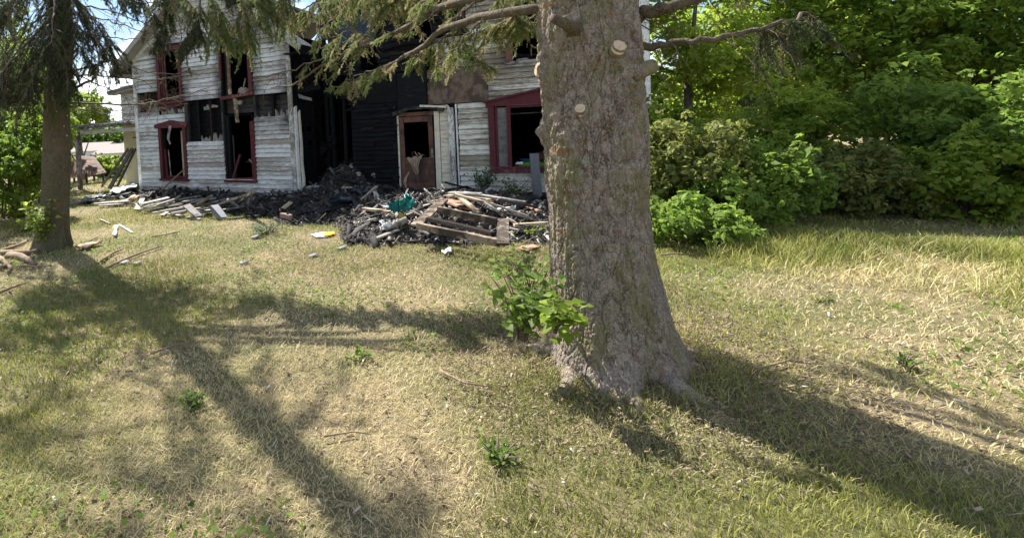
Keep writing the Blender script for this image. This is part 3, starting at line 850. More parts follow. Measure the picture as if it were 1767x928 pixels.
bar(-4.62, 0.6, -4.66, 1.4, 0.03, 0.05, 0.02).build('sash', M['graywood'], w)
jambs(-4.83, -3.95, 0.52, 2.06, 'charbrown', w)
MB().beam((-4.37, -0.10, 2.12), (-4.47, -0.11, 1.75), 0.10, 0.02, Vector((0, 1, 0)), 3, 0.01).beam((-4.47, -0.11, 1.76), (-4.42, -0.10, 1.56), 0.08, 0.02, Vector((0, 1, 0)), 3, 0.012, 0.5).build('hanging_strip', M['graywood'], w)
for k in range(5):
    MB().box(-4.52 + k * 0.1, -4.43 + k * 0.1, 0.45 + 0.004 * (k % 2), 0.48, 0.45, 1.95).build('interior_panel', M['creamwall'] if k < 3 else M['graywood'], house)

# lower right window (its left casing is burnt away)
w = bar(-1.36, 0.50, -1.36, 2.12, 0.12).build('window', M['burgundy'], house); tag(w, 'lower right window without glass, left casing burnt away')
bar(-1.44, 0.50, -1.44, 2.08, 0.05, 0.02, 0.08).build('sash', M['burgundy'], w)
bar(-2.42, 0.46, -1.28, 0.45, 0.06, -0.05, 0.10).build('sill', M['burgundy'], w)
bar(-2.24, 0.50, -1.46, 0.53, 0.07, 0.02, 0.04).build('sash', M['burgundy'], w)
bar(-2.22, 0.50, -1.90, 1.20, 0.065, 0.05, 0.04).build('broken_sash', M['burgundy'], w)
bar(-2.14, 0.55, -2.15, 1.75, 0.03, 0.09, 0.03).build('sash', M['darkwood'], w)
MB().box(-2.36, -2.22, 0.02, 0.14, 0.48, 2.3, 0.01).build('jamb', M['char'], w)
jambs(-2.34, -1.41, 0.48, 2.30, 'char', w)
bar(-1.75, 1.05, -1.42, 0.72, 0.04, 0.25, 0.03).build('inner_batten', M['graywood'], w)
bar(-1.9, 0.98, -1.44, 1.0, 0.03, 0.28, 0.03).build('inner_batten', M['darkwood'], w)

# upper left window
w = bar(-4.80, 2.84, -4.80, 4.36, 0.11).build('window', M['burgundy'], house); tag(w, 'upper left window half hidden by spruce twigs')
bar(-3.92, 2.84, -3.92, 4.36, 0.10).build('casing', M['burgundy'], w)
bar(-4.92, 4.42, -3.82, 4.44, 0.13, -0.045, 0.05).build('header', M['burgundy'], w)
bar(-4.86, 2.80, -3.83, 2.83, 0.08, -0.05, 0.08).build('sill', M['burgundy'], w)
bar(-4.80, 2.66, -3.88, 2.76, 0.11, -0.02, 0.03).build('apron', M['burgundy'], w)
bar(-4.66, 2.88, -4.66, 4.34, 0.06, 0.03, 0.03).build('sash', M['burgundy'], w)
bar(-4.60, 2.88, -4.60, 4.34, 0.05, 0.06, 0.03).build('sash', M['plywood'], w)
bar(-4.6, 2.93, -4.0, 2.95, 0.05, 0.05, 0.03).build('sash', M['palewood'], w)
jambs(-4.74, -3.97, 2.86, 4.36, 'doorwood', w)

# upper right window
w = bar(-1.34, 2.86, -1.34, 4.50, 0.13).build('window', M['burgundy'], house); tag(w, 'tall upper right window with a peaked header')
bar(-2.37, 3.35, -2.37, 4.48, 0.07).build('casing', M['burgundy'], w)
MB().prism([(-2.46, 4.50), (-1.24, 4.42), (-1.24, 4.62), (-1.70, 4.80), (-2.46, 4.66)], -0.075, -0.014).build('header', M['burgundy'], w)
bar(-2.40, 2.80, -1.22, 2.88, 0.085, -0.05, 0.09).build('sill', M['burgundy'], w)
bar(-2.14, 2.9, -2.14, 4.46, 0.10, 0.05, 0.05).build('jamb', M['tanwood'], w)
bar(-2.26, 2.9, -2.24, 4.46, 0.05, 0.08, 0.05).build('jamb', M['charbrown'], w)
bar(-1.46, 2.9, -1.45, 4.4, 0.03, 0.10, 0.04).build('sash', M['darkwood'], w)
bar(-1.95, 2.9, -1.80, 3.35, 0.04, 0.35, 0.03).build('inner_batten', M['graywood'], w)
bar(-2.0, 4.4, -1.45, 4.35, 0.05, 0.06, 0.03).build('sash', M['doorwood'], w)
jambs(-2.34, -1.41, 2.9, 4.5, 'char', w)
mb = MB()
for k in range(12): mb.shard((random.uniform(-1.8, -1.5), 0.05, 2.93 + random.uniform(0, .12)), 0.06, random.uniform(-.04, 0), .04)
mb.build('torn_insulation', M['plaster'], w)
bar(-4.48, 2.93, -4.0, 3.02, 0.04, 0.12, 0.03).build('inner_batten', M['charbrown'], house)

# ---- main block, recessed -------------------------------------------------
YB = 0.954
BX0, BX1 = 0.40, 8.12
OB = 2.98
W_BIG = (1.86 + OB, 4.30 + OB, 0.62, 2.20)
W_UPB = (2.28 + OB, 3.50 + OB, 3.17, 4.75)
DOOR = (-0.45 + OB, 0.90 + OB, 0.0, 2.16)
holesB = [W_BIG, W_UPB, DOOR, (0.38 + OB, 1.86 + OB, 2.28, 3.14), (0.80 + OB, 1.13 + OB, 0.0, 2.28)]
TOPB = 5.75
SOOT[:] = [(2.0, 3.75, 2.4, 9, .9), (W_UPB[0], W_UPB[1], 3.1, 4.7, .7), (3.4, 4.84, 2.3, 3.1, .35), (W_BIG[0], W_BIG[1], .6, 2.25, .35)]
def bmat(r, u, z): return M['paint_warm']
siding(0.60 + OB, BX1 - 0.18, 0.14, TOPB, YB, 0.125, holesB + [(0.0, 1.4 + OB, 3.9, 9)], bmat, split=None)
# strip of narrow cream boards between the door casing and the pilaster
siding(0.665 + OB, 0.875 + OB, 0.16, 2.26, YB, 0.106, [], M['cream'], rag=0, thick=0.02)
# charred boards: left of the door, and the upper wall
holesC = [(DOOR[0] + 0.02, DOOR[1], 0, 2.10), (0.38 + OB, 1.86 + OB, 2.28, 3.14), (1.55, 2.05, 3.35, 4.0), (2.75, 3.5, 3.9, 4.7)]
siding(1.22, DOOR[0] + 0.02, 0.10, 2.20, YB, 0.12, holesC, M['charsiding'], 'charred_siding_board', rag=0.10)
siding(1.22, 0.38 + OB, 2.20, 3.3, YB, 0.12, holesC, M['charsiding'], 'charred_siding_board', rag=0.05)
siding(BX0 + 0.25, 1.4 + OB, 3.3, TOPB, YB, 0.13, holesC + [(0.38 + OB, 9, 0, 3.9)], M['charsiding'], 'charred_siding_board', rag=0.06)

# blistered boards, scabs and battens hanging off the burnt wall
for k in range(60):
    u = random.uniform(1.25, 2.5) if k < 36 else random.uniform(1.3, 3.3); z = random.uniform(.4, 2.3) if k < 36 else random.uniform(2.3, 4.6)
    if 2.5 < u < 3.7 and z < 2.3: continue
    ln = random.uniform(.12, .55); tl = random.uniform(-.06, .06)
    MB().beam((u, YB - .055, z), (min(u + ln, 2.5 if z < 2.25 else 3.4), YB - .06 - random.random() * .03, z + tl), random.uniform(.02, .10), .012, Vector((0, 1, 0)), 3, .008, random.uniform(.4, 1), .03).build('charred_scab', M['char' if k % 3 else 'charbrown'], house)
for k in range(10):
    z = 2.3 + k * .16
    MB().beam((1.22, YB - .05, z), (1.22 - random.uniform(.05, .3), YB - .04, z + random.uniform(-.05, .08)), .09, .02, Vector((0, 1, 0)), 2, .01, .4, .04).build('charred_scab', M['char'], house)

# corner post, pilaster, casing
MB().beam((BX1 - 0.08, YB - 0.02, 0.05), (BX1 - 0.08, YB - 0.02, TOPB), 0.17, 0.05, Vector((0, 1, 0)), 8, 0.004).build('corner_board', M['trim'], house)
MB().beam((0.98 + OB, YB - 0.05, 0.14), (0.96 + OB, YB - 0.05, 2.18), 0.125, 0.10, Vector((0, 1, 0)), 8, 0.005, 1, 0.03).build('pilaster', M['trim'], house)
MB().beam((1.10 + OB, YB - 0.02, 0.14), (1.08 + OB, YB - 0.02, 2.27), 0.035, 0.05, Vector((0, 1, 0)), 4, 0.003).build('pilaster_edge', M['trim'], house)
MB().box(0.88 + OB, 1.13 + OB, YB + 0.005, YB + 0.04, 0.1, 2.3).build('pilaster_back', M['char'], house)
MB().beam((0.90 + OB, YB - 0.02, 0.14), (0.89 + OB, YB - 0.02, 2.24), 0.03, 0.04, Vector((0, 1, 0)), 4, 0.003).build('pilaster_edge', M['cream'], house)
pw = MB().box(0.39 + OB, 1.855 + OB, YB - 0.035, YB - 0.02, 2.29, 3.135, 0.004).build('plywood_sheet', M['plywood'], house); tag(pw, 'smoke stained brown plywood sheet')
MB().box(0.385 + OB, 1.86 + OB, YB + 0.0, YB + 0.03, 2.28, 3.15).build('plywood_backing', M['char'], house)
MB().box(2.58, 0.36 + OB, YB - 0.075, YB - 0.05, 2.24, 3.12, 0.006).build('charred_panel', M['charsiding'], house)
MB().box(1.70, 2.56, YB - 0.065, YB - 0.04, 2.42, 3.06, 0.006).build('charred_panel', M['char'], house)
MB().box(0.92, 2.0, YB - 0.055, YB - 0.03, 4.0, 4.75, 0.01).build('charred_panel', M['tarp'], house)
MB().box(1.35, 1.78, YB - 0.05, YB - 0.03, 2.52, 2.62, 0.006).build('scorched_board', M['rustwood'] if False else M['charbrown'], house)
MB().box(BX0 - 0.02, BX1, YB + 0.03, YB + 0.34, -0.25, 0.10, 0.01).build('foundation', M['stone'], house)
for (u, z0, z1) in ((0.46, 0.0, 4.9), (0.62, 0.2, 3.4), (0.98, 0.1, 2.9), (1.24, 0.1, 4.2)):
    MB().beam((u, YB + 0.03, z0), (u + random.uniform(-.03, .03), YB + 0.05, z1), 0.09, 0.10, Vector((0, 1, 0)), 5, 0.006).build('charred_post', M['char'], house)
for z in (2.75, 4.3, 4.9):
    MB().beam((0.42, YB + 0.02, z), (1.3, YB + 0.02, z + 0.03), 0.14, 0.05, Vector((0, 1, 0)), 3, 0.01).build('charred_beam', M['char'], house)
for k in range(7):
    u = 0.5 + k * 0.11
    MB().beam((u, YB + 0.2 + 0.05 * (k % 3), 3.0 + 0.2 * (k % 3)), (u + random.uniform(-.2, .25), YB + 0.05, 4.6 + 0.3 * (k % 2)), 0.06, 0.03, Vector((0, 1, 0)), 3, 0.02).build('charred_lath', M['char'], house)

for k in range(26):
    u = random.uniform(.15, 1.25); z = random.uniform(.3, 1.5) if k < 16 else random.uniform(2.6, 4.2)
    MB().beam((u, random.uniform(.5, 1.2), z), (u + random.uniform(-.35, .35), random.uniform(.5, 1.3), z + random.uniform(-.3, .5)), random.uniform(.03, .12), .025, Vector((0, 1, 0)), 3, .02, .6, .05).build('fallen_lath', M['char' if k % 4 else 'charbrown'], house)
o = MB().beam((.05, .15, 2.72), (.35, .3, 2.62), .10, .01, Vector((0, 1, 0)), 4, .02, .7, .05).build('hanging_flashing', M['metal'], house)
MB().beam((-.02, .2, 2.85), (.55, .5, 2.95), .14, .04, Vector((0, 1, 0)), 4, .02).build('charred_beam', M['char'], house)

# the door --------------------------------------------------------------
DY = YB - 0.005
d = MB().beam((-0.33 + OB, DY, 0.17), (-0.35 + OB, DY, 2.02), 0.115, 0.05, Vector((0, 1, 0))).build('door', M['doorwood'], house)
tag(d, 'brown panelled door with its glass gone')
dx0, dx1 = -0.40 + OB, 0.50 + OB
MB().beam((dx1 - 0.065, DY, 0.17), (dx1 - 0.085, DY, 2.02), 0.115, 0.05, Vector((0, 1, 0))).build('stile', M['doorwood'], d)
for (z0, z1) in ((1.88, 2.02), (0.80, 0.98), (0.17, 0.32)):
    MB().box(dx0 + 0.12, dx1 - 0.13, DY - 0.024, DY + 0.02, z0, z1).build('rail', M['doorwood'], d)
MB().box((dx0 + dx1) / 2 - 0.045, (dx0 + dx1) / 2 + 0.045, DY - 0.022, DY + 0.02, 0.32, 0.80).build('mullion', M['doorwood'], d)
for (a, b) in ((dx0 + 0.12, (dx0 + dx1) / 2 - 0.045), ((dx0 + dx1) / 2 + 0.045, dx1 - 0.13)):
    MB().box(a, b, DY - 0.002, DY + 0.015, 0.32, 0.80).build('panel', M['doorwood'], d)
    MB().prism([(a + .03, .36), (b - .03, .36), (b - .03, .76), (a + .03, .76)], DY - 0.012, DY - 0.001).build('raised_panel', M['doorwood'], d)
MB().lump((dx1 - 0.06, DY - 0.06, 1.08), 0.032, j=0.02).build('knob', M['metal'], d, True)
MB().box(dx1 - 0.085, dx1 - 0.035, DY - 0.03, DY - 0.024, 0.98, 1.2).build('lock_plate', M['metal'], d)
for k in range(7):
    u = random.uniform(dx0 + .3, dx1 - .2)
    MB().beam((u, DY + 0.02, 0.99 + random.uniform(0, .06)), (u + random.uniform(-.2, .2), DY + 0.03, 1.03 + random.uniform(0, .1)), 0.02, 0.02).build('broken_stick', M['rustwood' if k % 2 else 'darkwood'], d)
MB().box(0.525 + OB, 0.655 + OB, YB - 0.04, YB - 0.012, 0.14, 2.12, 0.003).build('door_casing', M['cream'], house)
MB().box(-0.455 + OB, -0.415 + OB, YB - 0.045, YB - 0.006, 0.14, 2.06, 0.003).build('door_casing', M['cream'], house)
MB().box(-0.41 + OB, 0.52 + OB, YB - 0.03, YB + 0.01, 2.035, 2.13, 0.003).build('door_head', M['doorwood'], house)
mb = MB()
for (a, b) in (((-0.55 + OB, 2.10), (-0.1 + OB, 2.23)), ((-0.1 + OB, 2.23), (0.35 + OB, 2.24)), ((0.35 + OB, 2.24), (0.78 + OB, 2.14))):
    mb.beam((a[0], YB - 0.07, a[1]), (b[0], YB - 0.07, b[1]), 0.085, 0.12, Vector((0, 1, 0)), 2, 0.006)
mb.build('sagging_door_hood', M['darkwood'], house)
MB().beam((0.20 + OB, YB - 0.10, 2.275), (0.86 + OB, YB - 0.06, 2.215), 0.05, 0.1, Vector((0, 1, 0)), 3, 0.008).build('hood_trim', M['cream'], house)
MB().box(-0.5 + OB, 0.8 + OB, YB - 0.16, YB + 0.2, 0.06, 0.14, 0.006).build('threshold', M['graywood'], house)
# cloth hanging out of the door opening
n_ = 12; cv = []; 
prof = [(0.0, 1.00, 0.42), (-0.03, 0.93, 0.36), (-0.05, 0.86, 0.27), (-0.05, 0.78, 0.20), (-0.05, 0.70, 0.15), (-0.04, 0.62, 0.10), (-0.04, 0.57, 0.07)]
V = []; F = []
for i, (yy, zz, ww) in enumerate(prof):
    for j in range(n_ + 1):
        f = j / n_ - 0.5
        V.append((dx0 + 0.38 + f * ww + 0.01 * i, DY - 0.045 + yy * 0.8 + 0.028 * sin(j * 1.9 + i * 0.4), zz + 0.05 * f + 0.02 * sin(j * 1.3)))
for i in range(len(prof) - 1):
    for j in range(n_):
        a = i * (n_ + 1) + j; F.append((a, a + 1, a + n_ + 2, a + n_ + 1))
me = bpy.data.meshes.new('cloth'); me.from_pydata(V, [], F); me.update()
o = link('hanging_cloth', me, M['cloth'], house); s = o.modifiers.new('Solidify', 'SOLIDIFY'); s.thickness = 0.012
mb = MB()
mb.beam((dx0 + .22, DY - .04, .62), (dx0 + .12, DY - .05, .45), .05, .015, Vector((0, 1, 0)), 3, .01).beam((dx0 + .12, DY - .05, .46), (dx0 + .09, DY - .05, .30), .08, .015, Vector((0, 1, 0)), 3, .01).beam((dx0 + .09, DY - .05, .32), (dx0 + .14, DY - .05, .19), .05, .015, Vector((0, 1, 0)), 3, .01)
mb.build('torn_paper', M['cloth'], house)

# the big window of the main block ---------------------------------------------
bu0, bu1, bz0, bz1 = W_BIG
wY = YB - 0.04
w = MB().beam((bu0 + 0.07, wY, bz0), (bu0 + 0.05, wY, 2.30), 0.14, 0.05, Vector((0, 1, 0)), 4, 0.003).build('window', M['burgundy'], house); tag(w, 'wide burgundy window with narrow side pane')
MB().beam((bu1 - 0.07, wY, bz0), (bu1 - 0.07, wY, 2.30), 0.14, 0.05, Vector((0, 1, 0))).build('casing', M['burgundy'], w)
mid = (bu0 + bu1) / 2
MB().prism([(bu0 - 0.06, 2.16), (bu1 + 0.06, 2.16), (bu1 + 0.06, 2.24), (mid, 2.47), (bu0 - 0.06, 2.24)], YB - 0.075, YB - 0.012).build('header', M['burgundy'], w)
MB().beam((bu0 - 0.10, YB - 0.07, 2.27), (mid, YB - 0.07, 2.50), 0.13, 0.045, Vector((0, 0, 1))).build('header_cap', M['burgundy'], w)
MB().beam((mid, YB - 0.07, 2.50), (bu1 + 0.10, YB - 0.07, 2.27), 0.13, 0.045, Vector((0, 0, 1))).build('header_cap', M['burgundy'], w)
MB().box(bu0 - 0.04, bu1 + 0.04, YB - 0.11, YB + 0.02, bz0 - 0.02, bz0 + 0.05, 0.003).build('sill', M['burgundy'], w)
for sgn, e in ((1, bu0), (-1, bu1)):
    MB().box(min(e + sgn * .135, e + sgn * .19), max(e + sgn * .135, e + sgn * .19), YB - 0.02, YB + 0.03, bz0 + 0.05, 2.16).build('sash', M['burgundy'], w)
    MB().box(min(e + sgn * .40, e + sgn * .49), max(e + sgn * .40, e + sgn * .49), YB - 0.045, YB + 0.03, bz0 + 0.05, 2.16).build('mullion', M['burgundy'], w)
    MB().box(min(e + sgn * .19, e + sgn * .40), max(e + sgn * .19, e + sgn * .40), YB + 0.0, YB + 0.008, bz0 + 0.12, 2.12).build('side_pane', M['glass'], w)
    MB().box(min(e + sgn * .19, e + sgn * .40), max(e + sgn * .19, e + sgn * .40), YB - 0.02, YB + 0.02, bz0 + 0.05, bz0 + .12).build('sash', M['burgundy'], w)
MB().box(bu0 + .49, bu1 - .49, YB - 0.01, YB + 0.02, 1.95, 1.975).build('transom_bar', M['darkwood'], w)
MB().box(bu0 + .49, bu1 - .49, YB - 0.03, YB + 0.02, 2.10, 2.16).build('sash', M['burgundy'], w)
MB().box(bu0 + .49, bu1 - .49, YB - 0.03, YB + 0.02, bz0 + .05, bz0 + .12).build('sash', M['burgundy'], w)
# upper window
w = MB().box(W_UPB[0], W_UPB[0] + .17, YB - .035, YB + .01, 3.17, 4.75, .004).build('window', M['doorwood'], house); tag(w, 'upper window of the main block, bare brown casing')
MB().box(W_UPB[1] - .17, W_UPB[1], YB - .035, YB + .01, 3.17, 4.75, .004).build('casing', M['doorwood'], w)
MB().box(W_UPB[0] + .17, W_UPB[1] - .17, YB - .035, YB + .01, 4.6, 4.75, .004).build('casing', M['doorwood'], w)
MB().box(W_UPB[0] - .03, W_UPB[1] + .03, YB - .06, YB + .02, 3.10, 3.168, .004).build('sill', M['graywood'], w)
mb = MB()
for k in range(14): mb.lump((random.uniform(W_UPB[0] + .25, W_UPB[1] - .2), YB + .08, 3.2 + random.uniform(0, .1)), 0.06, j=0.4, sq=(1.4, 1, .7))
mb.build('charred_scraps', M['char'], w)
mb = MB()
for k in range(4): mb.lump((W_UPB[0] + .28 + k * .06, YB + .0, 3.19), 0.035, j=0.4, sq=(1.4, 1, .7))
mb.build('pale_scraps', M['plaster'], w)

sheath.build('wall_sheathing', M['inside'], house)

# ---- interior shells (charred) --------------------------------------------
def slab(name, a, mt='inside'):
    MB().box(*a).build(name, M[mt], house)
slab('back_wall', (-5.9, 0.45, 7.5, 7.6, -0.2, 4.15))
slab('left_side_wall', (-5.93, -5.86, 0.03, 7.5, -0.2, 4.15), 'char')
slab('inner_wall', (-5.86, 0.0, 3.4, 3.46, -0.1, 4.1))
slab('ground_floor', (-5.86, 0.0, 0.06, 7.5, 0.28, 0.34))
slab('upper_floor', (-5.86, -0.1, 0.2, 7.5, 2.48, 2.55))
slab('attic_floor', (-5.86, -0.05, 0.16, 7.5, 4.30, 4.34))
slab('main_back_wall', (0.3, BX1, 6.4, 6.5, -0.2, TOPB))
slab('main_right_wall', (BX1 - 0.03, BX1 + 0.02, YB + 0.03, 6.4, -0.2, TOPB), 'paint_warm')
slab('main_left_wall', (0.30, 0.36, YB + 1.0, 6.4, -0.2, TOPB))
slab('main_floor', (0.36, BX1 - .05, YB + 0.05, 6.4, 0.10, 0.15))
slab('main_upper_floor', (1.3, BX1 - .05, YB + 0.05, 6.4, 2.62, 2.7))
slab('main_partition', (4.3, 4.36, YB + 0.04, 6.4, 0.15, 2.6))
slab('porch_partition', (1.36, 1.42, YB + 0.04, 6.4, 0.15, TOPB))
# burnt right side wall of the gable wing: studs with charred boards behind
for k in range(9):
    y = 0.15 + k * 0.42
    MB().beam((-0.03, y, 0.1), (-0.03, y, 4.15), 0.09, 0.05, Vector((0, 1, 0)), 3, 0.005).build('wall_stud', M['char'], house)
for k in range(30):
    z = 0.15 + k * 0.135
    if 6 < k < 14 and k % 3 == 0: continue
    MB().box(-0.085, -0.078, 0.06, 3.4, z, z + 0.128, 0.004).build('burnt_sheathing_board', M['char'], house)
# roof of the gable wing
def roof_slab(pts_u_z, y0, y1, th, name, mt):
    (ua, za), (ub, zb) = pts_u_z
    MB().prism([(ua, za), (ub, zb), (ub, zb - th), (ua, za - th)], y0, y1).build(name, M[mt], house)
RZ = EAVE_A + PITCH_A * 2.95 + 0.16
ov = 0.55
for sg in (-1, 1):
    eu = MIDA + sg * (2.95 + ov); ez = RZ - PITCH_A * (2.95 + ov)
    roof_slab(((MIDA, RZ), (eu, ez)), -0.42, 7.7 if sg < 0 else 0.30, 0.09, 'roof_slope', 'roofing' if sg < 0 else 'char')
    if sg > 0:
        for q in range(9): MB().beam((MIDA + .1, .7 + q * .75, RZ - .12 - .07), (MIDA + random.uniform(.5, 1.3), .7 + q * .75, RZ - .12 - .07 - PITCH_A * 1.0), .05, .12, Vector((0, 1, 0)), 2, .01, 1, .06).build('charred_rafter', M['char'], house)
    # fascia (rake board) and soffit boards beneath the overhang
    MB().beam((MIDA, -0.44, RZ - 0.10), (eu, -0.44, ez - 0.10), 0.15, 0.025, Vector((0, 1, 0)), 4, 0.003).build('rake_board', M['soffit'], house)
    L = 8
    for q in range(L):
        f0, f1 = q / L, (q + 0.985) / L
        if sg == 1 and q in (1,): continue
        ua, ub = MIDA + (eu - MIDA) * f0, MIDA + (eu - MIDA) * f1
        za, zb = RZ - PITCH_A * abs(ua - MIDA) - 0.115, RZ - PITCH_A * abs(ub - MIDA) - 0.115
        MB().prism([(ua, za), (ub, zb), (ub, zb - 0.018), (ua, za - 0.018)], -0.425, -0.03 + random.uniform(-0.01, 0)).build('soffit_board', M['soffit'], house)
    # frieze under the eave on the long side
    MB().box(min(eu, eu - sg * 0.03), max(eu, eu - sg * 0.03), -0.40, 7.6 if sg < 0 else .28, ez - 0.24, ez - 0.07).build('eave_board', M['soffit'] if sg < 0 else M['char'], house)
    MB().box(min(MIDA + sg * 2.96, eu - sg * .03), max(MIDA + sg * 2.96, eu - sg * .03), -0.42, 7.6 if sg < 0 else .28, ez - 0.20, ez - 0.18).build('eave_soffit', M['soffit'] if sg < 0 else M['char'], house)
for sg in (-1, 1):    # frieze boards along the gable
    MB().beam((MIDA + sg * 0.04, -0.04, RZ - 0.24), (MIDA + sg * 2.9, -0.04, RZ - 0.24 - PITCH_A * 2.86), 0.12, 0.03, Vector((0, 1, 0)), 4, 0.003).build('frieze_board', M['paint'], house)
# roof of the main block: eaves to the front, gables left and right
MB().prism([(0, 0), (0, 0), (0, 0)], 0, 0)
ym = (YB + 6.45) / 2
for (ya, za, yb, zb, nm) in ((YB - 0.30, TOPB - 0.08, ym, TOPB + 2.0, 'main_roof_slope'), (6.8, TOPB - 0.08, ym, TOPB + 2.0, 'main_roof_slope')):
    m_ = MB(); u0, u1 = BX0 - 0.05, BX1 + 0.3
    m_.add([(u0, ya, za), (u1, ya, za), (u1, yb, zb), (u0, yb, zb), (u0, ya, za + .1), (u1, ya, za + .1), (u1, yb, zb + .1), (u0, yb, zb + .1)],
           [(0, 3, 2, 1), (4, 5, 6, 7), (0, 1, 5, 4), (2, 3, 7, 6), (1, 2, 6, 5), (0, 4, 7, 3)])
    m_.build(nm, M['roofing'], house)
for u in (BX0 + 0.02, BX1 - 0.02):
    m_ = MB(); m_.add([(u, YB + .03, TOPB), (u, 6.4, TOPB), (u, ym, TOPB + 1.98), (u + .05, YB + .03, TOPB), (u + .05, 6.4, TOPB), (u + .05, ym, TOPB + 1.98)],
           [(0, 1, 2), (3, 5, 4), (0, 3, 4, 1), (1, 4, 5, 2), (2, 5, 3, 0)])
    m_.build('gable_wall', M['char'] if u < 1 else M['paint_warm'], house)

# step and porch remains
MB().box(0.28, 0.95, -0.05, 0.25, 0.10, 0.28, 0.01).build('porch_step', M['darkwood'], house)
MB().box(0.25, 1.0, -0.10, 0.25, 0.285, 0.33, 0.01).build('porch_tread', M['graywood'], house)

# ---- rear wing with its small eave, and the torn porch roof -------------------
YC = 2.6
def hpl(x, y, yy):
    """pixel -> (u, z) on the house plane y = yy"""
    d_ = ray(x, y); n_ = HI; P0 = hw(0, yy); t = (P0 - CAM).dot(n_) / d_.dot(n_)
    P = CAM + d_ * t; q = P - HP
    return q.dot(HE), P.z
cu0, _ = hpl(211, 200, YC)
_, cz1 = hpl(222, 150, YC)
z = 2.25
_, cztop = hpl(222, 148, YC)
k = 0
while z < cztop:
    mb = MB(); clapboard(mb, cu0, -5.95, z, min(z + 0.125, cztop), YC); mb.build('siding_board', M['paint'], house); z += 0.125; counts['n'] += 1
MB().box(cu0, -5.95, YC + 0.002, 7.4, -0.1, cztop).build('rear_wing_wall', M['creamwall'], house)
for k in range(3):
    MB().box(cu0 + 0.02 + k * (-5.95 - cu0) / 3, cu0 + (k + 1) * (-5.95 - cu0) / 3, YC - 0.02 - 0.003 * k, YC, -0.05, 2.2).build('wall_sheet', M['creamwall'], house)
eu, ez = hpl(184, 158, YC - 0.4)
MB().prism([(eu, ez), (-5.95, cztop + 0.25), (-5.95, cztop + 0.13), (eu, ez - 0.12)], YC - 0.4, 7.5).build('rear_roof_slope', M['roofing'], house)
MB().prism([(eu + .02, ez - .125), (-5.95, cztop + 0.125), (-5.95, cztop + 0.09), (eu + .02, ez - 0.16)], YC - 0.38, YC - .03).build('soffit_board', M['soffit'], house)
print('siding boards', counts['n'], 'rear', cu0, cztop, eu, ez)

# ------------------------------------------------------------------ trees
def worley(s, t, per, seed=0):
    """cell noise on (s,t), periodic in s with `per` cells; returns F1, F2, cell random, offset in t"""
    r = np.random.default_rng(seed); T = 512
    jx, jy, cr = r.random((per, T)), r.random((per, T)), r.random((per, T))
    si = np.floor(s).astype(int); ti = np.floor(t).astype(int)
    F1 = np.full(s.shape, 9.0); F2 = np.full(s.shape, 9.0); R = np.zeros(s.shape); O = np.zeros(s.shape)
    for a in (-1, 0, 1):
        for b in (-1, 0, 1):
            ci, cj = si + a, ti + b
            x = ci + 0.15 + 0.7 * jx[ci % per, cj % T]; y = cj + 0.1 + 0.8 * jy[ci % per, cj % T]
            d_ = np.hypot(s - x, t - y); rr = cr[ci % per, cj % T]
            c1 = d_ < F1
            F2 = np.where(c1, F1, np.minimum(F2, d_)); R = np.where(c1, rr, R); O = np.where(c1, t - y, O); F1 = np.where(c1, d_, F1)
    return F1, F2, R, O

